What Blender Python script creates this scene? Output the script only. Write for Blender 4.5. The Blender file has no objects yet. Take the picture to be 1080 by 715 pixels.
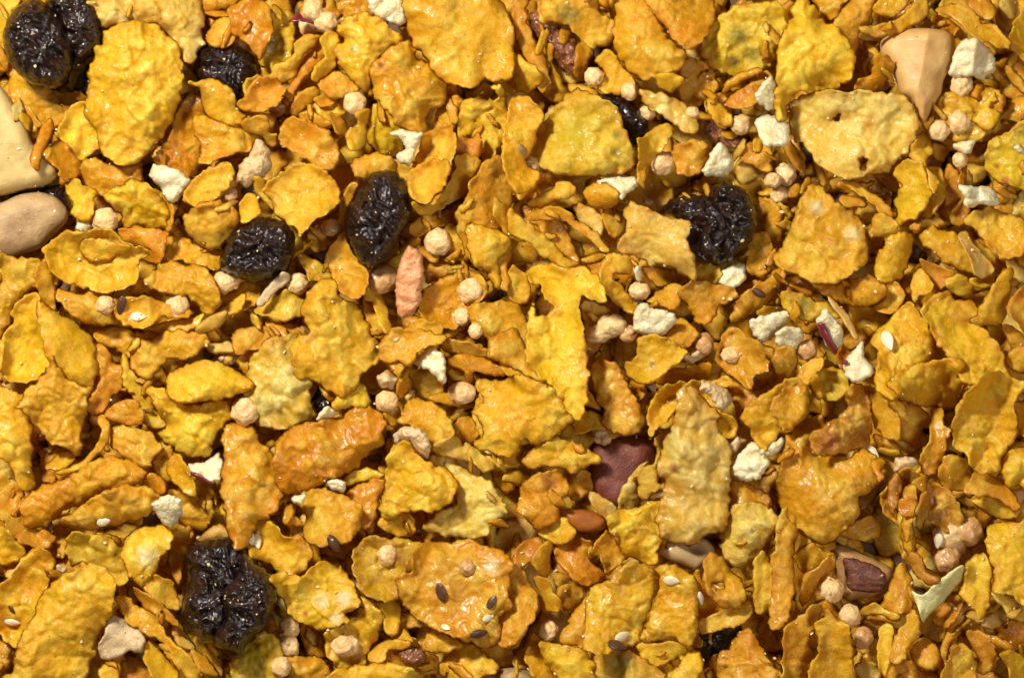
KEY, FILL, AMB = 16800, 5000, 0.11
import bpy, math, random
import numpy as np
from mathutils import Vector, Matrix, noise as mnoise

PX = 0.01                       # one photograph pixel of the cereal bed = 0.01 units
sc = bpy.context.scene
COL = sc.collection
rnd = random.Random(11)

# ------------------------------------------------------------------ noise
_perm = np.random.RandomState(5).permutation(4096)
_ang = np.random.RandomState(6).rand(4096) * 2 * np.pi
_gx, _gy = np.cos(_ang), np.sin(_ang)
def _h(i, j): return _perm[(_perm[i & 4095] + j) & 4095]
def perlin(x, y):
    i = np.floor(x).astype(int); j = np.floor(y).astype(int)
    fx = x - i; fy = y - j
    u = fx*fx*fx*(fx*(fx*6-15)+10); v = fy*fy*fy*(fy*(fy*6-15)+10)
    def g(a, b):
        k = _h(i+a, j+b)
        return _gx[k]*(fx-a) + _gy[k]*(fy-b)
    return ((g(0,0)*(1-u)+g(1,0)*u)*(1-v) + (g(0,1)*(1-u)+g(1,1)*u)*v) * 1.5
def fbm(x, y, o=3):
    s = 0; a = 1; 
    for k in range(o):
        s = s + a*perlin(x*2**k + 17*k, y*2**k - 9*k); a *= .5
    return s
def cells(x, y):
    i = np.floor(x).astype(int); j = np.floor(y).astype(int)
    best = np.full(x.shape, 9.0)
    for a in (-1,0,1):
        for b in (-1,0,1):
            k = _h(i+a, j+b)
            px = i+a+0.5+0.42*_gx[k]; py = j+b+0.5+0.42*_gy[k]
            best = np.minimum(best, (x-px)**2+(y-py)**2)
    return np.sqrt(best)
def blur(a, r):
    if r < 1: return a
    k = 2*r+1
    for ax in (0, 1):
        for _ in range(2):
            p = np.pad(a, [(r+1, r) if q == ax else (0, 0) for q in (0, 1)], mode='edge')
            c = np.cumsum(p, axis=ax)
            a = (np.take(c, range(k, c.shape[ax]), axis=ax) - np.take(c, range(0, c.shape[ax]-k), axis=ax)) / k
    return a
def dilate(a, r):
    for _ in range(r):
        p = np.pad(a, 1, mode='edge')
        a = np.maximum.reduce([p[1:-1,1:-1], p[:-2,1:-1], p[2:,1:-1], p[1:-1,:-2], p[1:-1,2:]])
    return a

# ------------------------------------------------------------------ height of the heap so far
GS = 2.0; GX0, GY0, GX1, GY1 = -200, -200, 1290, 920
HM = np.zeros((int((GY1-GY0)/GS)+1, int((GX1-GX0)/GS)+1))
def hidx(x, y):
    i = np.clip(((y-GY0)/GS+.5).astype(int), 0, HM.shape[0]-1)
    j = np.clip(((x-GX0)/GS+.5).astype(int), 0, HM.shape[1]-1)
    return i, j
def hget(x, y): return HM[hidx(x, y)]
def hput(x, y, z):
    i, j = hidx(x, y); np.maximum.at(HM, (i, j), z)

# ------------------------------------------------------------------ outlines
def smooth_poly(pts, step=3.0, tension=.5):
    P = np.array(pts, float); n = len(P); out = []
    for k in range(n):
        a, b, c, d = P[(k-1) % n], P[k], P[(k+1) % n], P[(k+2) % n]
        m = max(2, int(np.hypot(*(c-b))/step))
        t = (np.arange(m)/m)[:, None]
        m1 = (c-a)*.5*tension*1.5; m2 = (d-b)*.5*tension*1.5
        out.append((2*t**3-3*t**2+1)*b + (t**3-2*t**2+t)*m1 + (-2*t**3+3*t**2)*c + (t**3-t**2)*m2)
    return np.vstack(out)
def ragged(P, amp, seed, f=.09):
    n = len(P)
    T = np.roll(P, -1, 0) - np.roll(P, 1, 0)
    N = np.stack([T[:,1], -T[:,0]], 1); N /= np.maximum(1e-6, np.hypot(N[:,0], N[:,1]))[:,None]
    q = 1.1*perlin(P[:,0]*f+seed*3.7, P[:,1]*f-seed*1.3) + .5*perlin(P[:,0]*f*2.1+seed, P[:,1]*f*2.1) - 2.6*np.clip(.5*perlin(P[:,0]*f*1.9+7, P[:,1]*f*1.9+seed)-.08, 0, 1) + .35*perlin(P[:,0]*f*4.7, P[:,1]*f*4.7+seed)+.2
    return P + N*(q*amp)[:,None]
def area(P):
    x, y = P[:,0], P[:,1]
    return abs(np.sum(x*np.roll(y,-1)-np.roll(x,-1)*y))/2
def inside(x, y, P):
    r = np.zeros(x.shape, bool); n = len(P)
    for k in range(n):
        ax, ay = P[k]; bx, by = P[(k+1) % n]
        if ay == by: continue
        c = ((ay > y) != (by > y))
        r ^= c & (x < (bx-ax)*(y-ay)/(by-ay)+ax)
    return r
def nearest(x, y, P):
    A = P; B = np.roll(P, -1, 0); D = B-A; L = np.maximum(1e-9, (D**2).sum(1))
    bd = np.full(x.shape, 1e18); bx = x.copy(); by = y.copy()
    for k in range(len(A)):
        t = np.clip(((x-A[k,0])*D[k,0]+(y-A[k,1])*D[k,1])/L[k], 0, 1)
        qx = A[k,0]+t*D[k,0]; qy = A[k,1]+t*D[k,1]
        d = (x-qx)**2+(y-qy)**2
        m = d < bd
        bd = np.where(m, d, bd); bx = np.where(m, qx, bx); by = np.where(m, qy, by)
    return np.sqrt(bd), bx, by

# ------------------------------------------------------------------ one closed body from an outline
def body(P, s, shape, th, edge, holes=(), flat=.5, drape=True, floor=0, pct=75, gap=1.0, put=True, low=False):
    """P outline in px; shape(x,y,d,u,v) -> mid surface; th thickness; edge = width over which it rounds off.
    Returns verts (px), faces, per-vertex edge distance."""
    mn = P.min(0)-s; mx = P.max(0)+s
    xs = np.arange(mn[0], mx[0]+s, s); ys = np.arange(mn[1], mx[1]+s, s)
    X, Y = np.meshgrid(xs, ys)
    cx = X[:-1,:-1]+s/2; cy = Y[:-1,:-1]+s/2
    C = inside(cx, cy, P)
    for hx, hy, hr in holes:
        an = np.arctan2(cy-hy, cx-hx); C &= np.hypot(cx-hx, cy-hy) > hr*(1+.28*np.sin(2*an+hx)+.2*np.sin(3*an+hy)+.12*np.sin(7*an))
    # drop cells joined only by a corner
    for _ in range(2):
        p = np.pad(C, 1).astype(int)
        nb = p[:-2,1:-1]+p[2:,1:-1]+p[1:-1,:-2]+p[1:-1,2:]
        C &= nb >= 2
    q = np.pad(C, 1).astype(int)
    cnt = q[:-1,:-1]+q[1:,:-1]+q[:-1,1:]+q[1:,1:]
    used = cnt > 0; bnd = used & (cnt < 4)
    d, bx, by = nearest(X, Y, P)
    for hx, hy, hr in holes:
        an = np.arctan2(Y-hy, X-hx); dh = np.hypot(X-hx, Y-hy)
        h0 = hr; hr = hr*(1+.28*np.sin(2*an+hx)+.2*np.sin(3*an+hy)+.12*np.sin(7*an))
        m = np.abs(dh-hr) < d
        k_ = hr/np.maximum(dh, .5); bx = np.where(m, hx+(X-hx)*k_, bx); by = np.where(m, hy+(Y-hy)*k_, by)
        d = np.where(m, np.abs(dh-hr), d)
    mv = bnd & (d < 2.2*s)
    X = np.where(mv, bx, X); Y = np.where(mv, by, Y)
    d = np.where(bnd, 0, d)
    # principal axes
    pts = np.stack([X[used], Y[used]], 1); c0 = pts.mean(0)
    w, V = np.linalg.eigh(np.cov((pts-c0).T))
    U = (X-c0[0])*V[0,1]+(Y-c0[1])*V[1,1]; W = (X-c0[0])*V[0,0]+(Y-c0[1])*V[1,0]
    lu = max(4, np.sqrt(w[1])*1.9); lv = max(3, np.sqrt(w[0])*1.9)
    zz = shape(X, Y, d, U/lu, W/lv, lv)
    e = np.clip(d/edge, 0, 1)
    t = th*np.sqrt(np.maximum(0, 1-(1-e)**2))
    H = hget(X, Y)
    if drape is not None:
        Hs = H[used]
        A = np.stack([X[used]-c0[0], Y[used]-c0[1], np.ones(Hs.shape)], 1)
        sol = np.linalg.lstsq(A, Hs, rcond=None)[0]
        g = np.clip(sol[:2]*.75, -.55, .55)
        zz = zz + g[0]*(X-c0[0]) + g[1]*(Y-c0[1])
    lowz = zz - t*(1-flat)
    off = np.percentile((H - lowz)[used], pct)
    mid = np.median(zz[used])
    off = max(off, floor-mid)
    zz = zz+off
    if drape:
        lift = np.maximum(0, H+gap-(zz - t*(1-flat)))
        lift = np.where(used, lift, 0)
        r = max(1, int(round(4/s)))
        lift2 = blur(dilate(lift, r), r)
        zz = zz + np.maximum(lift2, 0)
    top = zz + t*flat*1.0; bot = zz - t*(1-flat)
    if put: hput(X[used], Y[used], top[used])
    idx = -np.ones(X.shape, int); n = int(used.sum()); idx[used] = np.arange(n)
    inner = used & ~bnd
    idb = idx.copy(); m = int(inner.sum()); idb[inner] = n+np.arange(m)
    verts = np.vstack([np.stack([X[used], Y[used], top[used]], 1), np.stack([X[inner], Y[inner], bot[inner]], 1)])
    cj = np.argwhere(C); a, b = cj[:,0], cj[:,1]
    # photograph y grows downwards: flipped when placed, so this order faces up
    ft = np.stack([idx[a,b], idx[a+1,b], idx[a+1,b+1], idx[a,b+1]], 1)
    fb = np.stack([idb[a,b], idb[a,b+1], idb[a+1,b+1], idb[a+1,b]], 1)
    ed = np.concatenate([d[used], d[inner]])
    global LASTBL
    bl = getattr(shape, 'bl', None)
    LASTBL = np.zeros(len(ed)) if bl is None else np.concatenate([bl[used], bl[inner]])
    return verts, np.vstack([ft, fb]), ed, c0

def to_mesh(name, verts, faces, origin, attrs=None, mat=None, smooth=True):
    v = verts.copy()
    v = np.stack([(v[:,0]-origin[0])*PX, -(v[:,1]-origin[1])*PX, (v[:,2]-origin[2])*PX], 1)
    me = bpy.data.meshes.new(name)
    me.vertices.add(len(v)); me.vertices.foreach_set('co', v.astype(np.float32).ravel())
    k = faces.shape[1]
    me.loops.add(faces.size); me.loops.foreach_set('vertex_index', faces.astype(np.int32).ravel())
    me.polygons.add(len(faces))
    me.polygons.foreach_set('loop_start', np.arange(0, faces.size, k, dtype=np.int32))
    me.polygons.foreach_set('loop_total', np.full(len(faces), k, dtype=np.int32))
    me.update(calc_edges=True)
    if smooth: me.polygons.foreach_set('use_smooth', np.ones(len(faces), bool))
    for an, av in (attrs or {}).items():
        if av.ndim == 1:
            at = me.attributes.new(an, 'FLOAT', 'POINT'); at.data.foreach_set('value', av.astype(np.float32))
        else:
            at = me.attributes.new(an, 'FLOAT_COLOR', 'POINT'); at.data.foreach_set('color', av.astype(np.float32).ravel())
    if mat: me.materials.append(mat)
    return me
def link(name, me, origin, parent=None):
    o = bpy.data.objects.new(name, me); COL.objects.link(o)
    loc = Vector((origin[0]*PX, -origin[1]*PX, origin[2]*PX))
    if parent is not None: o.parent = parent; o.location = loc - parent.location
    else: o.location = loc
    return o
def tag(o, label, cat, group=None, kind=None):
    if label: o['label'] = label
    if cat: o['category'] = cat
    if group: o['group'] = group
    if kind: o['kind'] = kind

# ------------------------------------------------------------------ materials
def new_mat(name):
    m = bpy.data.materials.new(name); m.use_nodes = True
    nt = m.node_tree; nt.nodes.clear()
    out = nt.nodes.new('ShaderNodeOutputMaterial'); b = nt.nodes.new('ShaderNodeBsdfPrincipled')
    nt.links.new(b.outputs[0], out.inputs[0])
    return m, nt, b
class NT:
    def __init__(s, nt):
        s.nt = nt
        tc = nt.nodes.new('ShaderNodeTexCoord'); s.obj = tc.outputs['Object']
        oi = nt.nodes.new('ShaderNodeObjectInfo'); s.rand = oi.outputs['Random']
        mp = nt.nodes.new('ShaderNodeVectorMath'); mp.operation = 'ADD'
        ml = nt.nodes.new('ShaderNodeVectorMath'); ml.operation = 'SCALE'; ml.inputs[0].default_value = (37, 51, 23)
        nt.links.new(s.rand, ml.inputs['Scale']); nt.links.new(s.obj, mp.inputs[0]); nt.links.new(ml.outputs[0], mp.inputs[1])
        s.co = mp.outputs[0]
    def L(s, a, b): s.nt.links.new(a, b)
    def noise(s, scale, detail=4, rough=.55, dist=0, co=None):
        n = s.nt.nodes.new('ShaderNodeTexNoise'); n.inputs['Scale'].default_value = scale; n.inputs['Detail'].default_value = detail
        n.inputs['Roughness'].default_value = rough; n.inputs['Distortion'].default_value = dist
        s.L(co or s.co, n.inputs['Vector']); return n.outputs['Fac']
    def vor(s, scale, feature='F1', co=None):
        n = s.nt.nodes.new('ShaderNodeTexVoronoi'); n.feature = feature; n.inputs['Scale'].default_value = scale
        s.L(co or s.co, n.inputs['Vector']); return n.outputs['Distance']
    def ramp(s, fac, *stops):
        n = s.nt.nodes.new('ShaderNodeValToRGB'); cr = n.color_ramp
        while len(cr.elements) < len(stops): cr.elements.new(.5)
        for e, (p, c) in zip(cr.elements, stops):
            e.position = p; e.color = (c, c, c, 1) if not isinstance(c, (tuple, list)) else (*c, 1)
        s.L(fac, n.inputs[0]); return n.outputs[0]
    def mix(s, fac, a, b, mode='MIX'):
        n = s.nt.nodes.new('ShaderNodeMix'); n.data_type = 'RGBA'; n.blend_type = mode
        for sock, val in ((n.inputs[0], fac), (n.inputs[6], a), (n.inputs[7], b)):
            if isinstance(val, (int, float)): sock.default_value = val
            elif isinstance(val, (tuple, list)): sock.default_value = (*val, 1)
            else: s.L(val, sock)
        return n.outputs[2]
    def math(s, op, a, b=0.0, clamp=False):
        n = s.nt.nodes.new('ShaderNodeMath'); n.operation = op; n.use_clamp = clamp
        for sock, val in ((n.inputs[0], a), (n.inputs[1], b)):
            if isinstance(val, (int, float)): sock.default_value = val
            else: s.L(val, sock)
        return n.outputs[0]
    def attr(s, name, out='Fac'):
        n = s.nt.nodes.new('ShaderNodeAttribute'); n.attribute_name = name; return n.outputs[out]
    def bump(s, h, strength, dist, prev=None):
        n = s.nt.nodes.new('ShaderNodeBump'); n.inputs['Strength'].default_value = strength; n.inputs['Distance'].default_value = dist
        s.L(h, n.inputs['Height'])
        if prev is not None: s.L(prev, n.inputs['Normal'])
        return n.outputs[0]

def flake_mat(name, main, deep, pale, glaze):
    m, nt, b = new_mat(name); t = NT(nt)
    big = t.ramp(t.noise(2.3, 3, .5), (.3, 0), (.72, 1))
    c = t.mix(big, main, deep)
    pl = t.ramp(t.noise(4.5, 4, .6, .4), (.50, 0), (.74, 1))
    c = t.mix(t.math('MULTIPLY', pl, .55), c, pale)
    c = t.mix(t.math('MULTIPLY', t.attr('blister'), .8), c, pale)
    c = t.mix(t.math('MULTIPLY', t.ramp(t.noise(12, 5, .7, .9), (.44, 0), (.60, 1)), .6), c, deep)
    c = t.mix(t.math('MULTIPLY', t.ramp(t.noise(19, 4, .7, .6), (.52, 0), (.66, 1)), .5), c, pale)
    pit = t.ramp(t.vor(17), (.08, 1), (.30, 0))
    pm = t.ramp(t.noise(5, 3, .6), (.48, 0), (.62, 1))
    pit = t.math('MULTIPLY', pit, pm)
    c = t.mix(t.math('MULTIPLY', pit, .6), c, (deep[0]*.55, deep[1]*.45, deep[2]))
    # toasted flecks and veins
    vein = t.ramp(t.noise(16, 5, .7, 1.2), (.56, 0), (.72, 1))
    c = t.mix(t.math('MULTIPLY', vein, .38), c, (deep[0]*.7, deep[1]*.5, deep[2]*.5))
    fk = t.ramp(t.noise(34, 3, .6), (.70, 0), (.78, 1))
    msk = t.ramp(t.noise(3.1, 2, .5, 0), (.55, 0), (.68, 1))
    c = t.mix(t.math('MULTIPLY', fk, t.math('MULTIPLY', msk, .8)), c, (.12, .045, .01))
    # browner rim
    rim = t.ramp(t.attr('rim'), (0, 1), (.05, 0))
    c = t.mix(t.math('MULTIPLY', rim, .25), c, (.50, .18, .012))
    rim2 = t.math('MULTIPLY', t.ramp(t.attr('rim'), (0, 1), (.26, 0)), t.ramp(t.noise(4.5, 3, .6), (.42, 0), (.60, 1)))
    c = t.mix(t.math('MULTIPLY', rim2, .7), c, (.62, .21, .008))
    ol = t.ramp(t.noise(1.9, 3, .6, .5), (.56, 0), (.72, 1))
    c = t.mix(t.math('MULTIPLY', ol, .22), c, (.56, .38, .010))
    # per-flake shade of its own
    hs = nt.nodes.new('ShaderNodeHueSaturation')
    t.L(t.math('ADD', t.math('MULTIPLY', t.rand, .016), .493), hs.inputs['Hue'])
    t.L(t.math('ADD', t.math('MULTIPLY', t.rand, .20), .84), hs.inputs['Value'])
    hs.inputs['Saturation'].default_value = 1.0
    t.L(c, hs.inputs['Color']); c = hs.outputs[0]
    st = nt.nodes.new('ShaderNodeAttribute'); st.attribute_name = 'stain'
    edge = t.ramp(t.math('MULTIPLY', st.outputs['Alpha'], t.math('MULTIPLY', t.noise(10, 5, .75, .8), 2.0)), (.12, 0), (1.0, .85))
    c = t.mix(edge, c, st.outputs['Color'])
    t.L(c, b.inputs['Base Color'])
    b.inputs['Subsurface Weight'].default_value = .35
    b.inputs['Subsurface Radius'].default_value = (.16, .07, .012)
    b.inputs['Subsurface Scale'].default_value = .8
    b.inputs['Specular IOR Level'].default_value = .28
    rg = t.noise(7, 3, .6)
    gl = t.ramp(t.noise(3.3, 3, .6, .5), (.36 if glaze else .44, 0), (.52 if glaze else .62, 1))
    if glaze:
        t.L(t.math('SUBTRACT', .52, t.math('MULTIPLY', gl, .25)), b.inputs['Roughness'])
        t.L(t.math('MULTIPLY', gl, .6), b.inputs['Coat Weight'])
        b.inputs['Coat Roughness'].default_value = .16
    else:
        t.L(t.math('ADD', .36, t.math('MULTIPLY', rg, .28)), b.inputs['Roughness'])
        t.L(t.math('MULTIPLY', gl, .48), b.inputs['Coat Weight'])
        b.inputs['Coat Roughness'].default_value = .21
    bl = t.bump(t.vor(13, 'SMOOTH_F1'), -.3, .03, None)
    bl = t.bump(t.noise(18, 3, .6, .4), .4, .022, bl)
    bl = t.bump(t.noise(60, 2, .6), .8, .010, bl)
    bl = t.bump(pit, -.8, .02, bl)
    t.L(bl, b.inputs['Normal'])
    tr = nt.nodes.new('ShaderNodeBsdfTranslucent'); t.L(c, tr.inputs['Color']); t.L(bl, tr.inputs['Normal'])
    mx = nt.nodes.new('ShaderNodeMixShader'); mx.inputs[0].default_value = .22
    out = [n for n in nt.nodes if n.type == 'OUTPUT_MATERIAL'][0]
    t.L(b.outputs[0], mx.inputs[1]); t.L(tr.outputs[0], mx.inputs[2]); t.L(mx.outputs[0], out.inputs[0])
    cb = t.bump(t.noise(15, 3, .55, .4), .6, .025)
    t.L(cb, b.inputs['Coat Normal'])
    return m

def simple_mat(name, c1, c2, rough=.5, sss=.2, coat=0, bumps=((12, .8, .04), (45, .5, .012)), speck=None, rad=(.12, .08, .04), s1=6, coatr=.15):
    m, nt, b = new_mat(name); t = NT(nt)
    c = t.mix(t.ramp(t.noise(s1, 4, .6, .3), (.35, 0), (.68, 1)), c1, c2)
    if speck:
        sc_, lo, colr = speck
        c = t.mix(t.ramp(t.noise(sc_, 2, .5), (lo, 0), (lo+.05, 1)), c, colr)
    t.L(c, b.inputs['Base Color'])
    b.inputs['Roughness'].default_value = rough
    b.inputs['Subsurface Weight'].default_value = sss
    b.inputs['Subsurface Radius'].default_value = rad
    b.inputs['Subsurface Scale'].default_value = .7
    b.inputs['Coat Weight'].default_value = coat; b.inputs['Coat Roughness'].default_value = coatr
    p = None
    for s_, st, di in bumps: p = t.bump(t.noise(s_, 4, .6, .3), st, di, p)
    if p is not None: t.L(p, b.inputs['Normal'])
    if bumps: t.L(t.bump(t.noise(bumps[0][0], 3, .5, .3), bumps[0][1]*.6, bumps[0][2]), b.inputs['Coat Normal'])
    return m

M = {}
cols = dict(
    g=((.86, .41, .006), (.74, .27, .003), (.94, .60, .07)),
    y=((.89, .475, .006), (.80, .34, .004), (.96, .65, .08)),
    o=((.82, .35, .006), (.66, .205, .003), (.91, .53, .04)),
    p=((.88, .56, .09), (.82, .42, .025), (.94, .72, .24)),
    l=((.80, .475, .009), (.68, .345, .005), (.92, .63, .09)))
for k, (a, b_, c_) in cols.items():
    M[k, 0] = flake_mat('cornflake_'+k, a, b_, c_, False)
    M[k, 1] = flake_mat('glazed_cornflake_'+k, a, b_, c_, True)
M['raisin'] = None
def raisin_mat():
    m, nt, b = new_mat('raisin_skin'); t = NT(nt)
    c = t.mix(t.ramp(t.noise(5, 4, .6), (.35, 0), (.7, 1)), (.006, .0025, .002), (.028, .010, .006))
    crumb = t.ramp(t.noise(24, 3, .6, .3), (.69, 0), (.72, 1))
    c = t.mix(crumb, c, (.50, .27, .06))
    t.L(c, b.inputs['Base Color'])
    t.L(t.ramp(t.noise(8, 3, .6), (.35, .28), (.7, .55)), b.inputs['Roughness'])
    b.inputs['Coat Weight'].default_value = .6; b.inputs['Coat Roughness'].default_value = .12
    b.inputs['Specular IOR Level'].default_value = .2
    w = t.vor(15, 'SMOOTH_F1'); p = t.bump(w, .8, .06)
    p = t.bump(t.noise(26, 3, .5, 1.0), .6, .02, p)
    p = t.bump(crumb, .6, .02, p)
    t.L(p, b.inputs['Normal']); t.L(t.bump(t.noise(14, 3, .6, .6), .5, .03), b.inputs['Coat Normal']); return m
M['raisin'] = raisin_mat()
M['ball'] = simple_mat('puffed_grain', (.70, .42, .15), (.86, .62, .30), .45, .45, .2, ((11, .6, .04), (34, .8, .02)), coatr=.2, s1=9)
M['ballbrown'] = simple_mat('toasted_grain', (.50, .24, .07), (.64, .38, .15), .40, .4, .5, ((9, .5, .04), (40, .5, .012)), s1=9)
M['white'] = simple_mat('white_fruit_flesh', (.88, .79, .52), (.82, .62, .28), .6, .45, .05, ((8, .7, .05), (22, .9, .03), (50, .8, .012)), s1=7, rad=(.2, .15, .09))
M['puff'] = simple_mat('puffed_grain_flesh', (.80, .60, .32), (.66, .40, .15), .55, .35, .15, ((13, 1, .06), (45, .7, .02)))
M['nut_ivory'] = simple_mat('ivory_nut', (.70, .54, .22), (.56, .38, .12), .55, .35, .03, ((4, .3, .05), (22, .5, .012), (60, .5, .008)), speck=(26, .74, (.18, .09, .03)), s1=2.5)
M['nut_tan'] = simple_mat('tan_nut', (.30, .17, .065), (.52, .34, .15), .6, .2, .02, ((7, .5, .03), (22, .7, .015), (60, .7, .010)), speck=(24, .72, (.09, .035, .012)), s1=3)
M['nut_pink'] = simple_mat('pink_tan_nut', (.56, .29, .08), (.72, .48, .17), .5, .3, .06, ((5, .3, .04), (22, .5, .012), (60, .6, .008)), speck=(30, .74, (.2, .1, .04)), s1=2.5)
M['nut_clear'] = simple_mat('clear_nut', (.46, .31, .13), (.58, .42, .20), .3, .5, .4, ((5, .3, .04),), s1=3)
M['rednut'] = simple_mat('red_brown_nut', (.13, .025, .012), (.22, .06, .03), .5, .1, .08, ((8, .4, .03), (30, .7, .015), (60, .6, .008)), s1=6)
M['ambernut'] = simple_mat('amber_nut', (.30, .085, .012), (.44, .15, .02), .35, .3, .3, ((8, .4, .03),), s1=4)
M['almond_rim'] = simple_mat('almond_flesh', (.46, .26, .09), (.38, .19, .06), .5, .3, .05, ((10, .6, .03),), s1=5)
M['almond_skin'] = simple_mat('almond_skin', (.17, .05, .022), (.08, .02, .010), .5, .05, .1, ((14, .9, .03), (50, .6, .01)), s1=9)
M['peel'] = simple_mat('red_apple_skin', (.12, .006, .012), (.22, .02, .028), .35, .2, .3, ((18, .5, .02),), s1=8)
M['flax'] = simple_mat('flax_seed_coat', (.075, .028, .012), (.13, .055, .025), .4, .05, .12, ((40, .3, .006),), s1=14)
M['flaxlight'] = simple_mat('tan_flax_seed_coat', (.26, .15, .06), (.32, .19, .09), .35, .05, .3, ((40, .3, .006),), s1=14)
M['sesame'] = simple_mat('sesame_seed_coat', (.84, .74, .52), (.78, .64, .38), .4, .4, .2, ((40, .3, .006),), s1=12)
M['fruit'] = simple_mat('dried_fruit', (.16, .045, .015), (.34, .12, .03), .25, .3, .7, ((9, 1, .08), (26, .8, .03)), speck=(16, .64, (.55, .36, .16)), s1=7, coatr=.1)
M['chip'] = simple_mat('pink_orange_fruit', (.72, .30, .11), (.78, .42, .20), .5, .4, .1, ((12, .8, .05), (45, .6, .015)), s1=7)
M['oat'] = simple_mat('oat', (.52, .36, .17), (.62, .45, .24), .55, .3, .05, ((11, .7, .03), (40, .5, .01)), s1=9)
M['leaf'] = simple_mat('pale_green_husk', (.60, .56, .20), (.72, .64, .30), .45, .3, .1, ((14, .6, .03),), s1=7)
M['crust'] = flake_mat('crusty_amber', (.62, .24, .010), (.36, .09, .004), (.84, .48, .07), True)
M['hull'] = simple_mat('amber_husk', (.55, .30, .06), (.65, .42, .14), .45, .3, .1, ((14, .6, .03),), s1=7)
M['crumb'] = simple_mat('sugar_crumb', (.72, .50, .18), (.82, .66, .36), .4, .2, .3, ())
M['table'] = simple_mat('brown_tabletop', (.10, .045, .012), (.14, .06, .018), .6, 0, 0, ((20, .4, .02),))

# ------------------------------------------------------------------ shapes
def flake_shape(kind, seed, lumpy=1.0):
    r = random.Random(seed*7919+13)
    ph = r.uniform(0, 6.28); tw = r.uniform(.6, 1.6)*r.choice((-1, 1)); sg = r.choice((-1, 1))
    tx, ty = r.uniform(-.12, .12), r.uniform(-.12, .12); ox, oy = r.uniform(0, 900), r.uniform(0, 900)
    def f(X, Y, d, u, v, lv):
        R = lv
        if kind == 'd':
            e = np.clip(d/(R*.8), 0, 1); z = .34*R*(1-(1-e)**2) + 2.5*u*v*sg
        elif kind == 'c':
            e = np.clip(d/(R*.62), 0, 1); z = .60*R*(1-e)**1.8 + .15*R*u*sg
            z = z - 2.5*np.exp(-(d/2.5)**2)
        elif kind == 'r':
            z = .55*R*(1-np.minimum(1.2, np.abs(v))**2) - .14*R*u*u
        elif kind == 'v':
            z = .60*R*v*np.sin(u*tw+ph) + .34*R*(v*v*sg) + .14*R*np.cos(u*2.4+ph)
        else:
            e = np.clip(d/(R*.5), 0, 1); z = .07*R*(1-(1-e)**2)+ .14*R*(u*u*sg) - .14*R*v*v*sg
        k = min(1.25, R/30)
        amp = lumpy*min(1.0, R/20)
        z = z + k*6.5*perlin(X/42+ox, Y/42+oy)
        z = z + k*2.2*(.4-np.abs(perlin(X/36+oy, Y/36+ox)))*2
        wx0 = X+9*perlin(X/31+ox, Y/31); wy0 = Y+9*perlin(X/31, Y/31+oy)
        z = z + lumpy*k*1.7*np.clip(1-np.abs(perlin(wx0/27+oy, wy0/27+ox))*7, 0, 1)*sg
        z = z - lumpy*k*.9*np.clip(1-np.abs(perlin(wx0/16+ox, wy0/16+oy))*6, 0, 1)
        if kind in 'df' and R > 12: z = z + R*.20*np.sin(u*2.1+ph)*(.4+v*sg)
        # the rim curls up here and down there
        z = z + R*.50*perlin(u*1.1+ox, v*1.1+oy)*np.exp(-d/(R*.22+1))
        z = z + amp*(1.2*perlin(X/15+ox, Y/15+oy) + .45*perlin(X/6.5+ox, Y/6.5+oy))
        wx = X+4*perlin(X/17+ox, Y/17); wy = Y+4*perlin(X/17, Y/17+oy)
        cc = cells(wx/17+ox, wy/17+oy); c2 = cells(wx/8.5+oy, wy/8.5+ox)
        blm = np.clip(perlin(X/50+oy, Y/50+ox)*2.2+.45, 0, 1)
        b1 = np.sqrt(np.clip(1-(cc/.58)**2, 0, 1)); b2 = np.sqrt(np.clip(1-(c2/.55)**2, 0, 1))
        z = z + amp*(4.2*blm*b1 + 1.3*(1-.5*blm)*b2)
        f.bl = np.clip(blm*b1+.25*b2, 0, 1)
        z = z + 2.0*np.exp(-d/6)*perlin(X/11+ox, Y/11+oy)
        return z + tx*(X-X.mean()) + ty*(Y-Y.mean())
    return f
def lump_shape(seed, amp=1.0, f=12, ridged=False):
    ox, oy = (seed*37.1) % 500, (seed*91.7) % 500
    def g(X, Y, d, u, v, lv):
        e = np.clip(d/8, 0, 1)
        if ridged:
            wx = X+7*perlin(X/20+ox, Y/20+oy); wy = Y+7*perlin(X/20+oy, Y/20+ox)
            n = 1-2*np.abs(perlin(wx/13+ox, wy/13+oy)) ; n2 = 1-2*np.abs(perlin(wx/6.5+oy, wy/6.5+ox)); n3 = 1-2*np.abs(perlin(wx/3.8+oy, wy/3.8))
            cu = .5*perlin(ox, oy+.5); dip = -5*np.exp(-((u*.9)**2+(v*1.5-cu)**2)*3)
            mk = np.clip(.5+1.4*perlin(X/16+oy, Y/16+ox), 0, 1)
            big = 1-2*np.abs(perlin(wx/21+oy+9, wy/24+ox))
            return e*amp*(5.0*big*min(1.2, lv/24)+2.6*n+3.2*n2*mk+1.2*n3*(1-mk)) + dip*min(1, lv/25)
        return e*amp*(2.4*perlin(X/f+ox, Y/f+oy)+1.1*perlin(X/f*2.2+ox, Y/f*2.2+oy))
    return g

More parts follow.
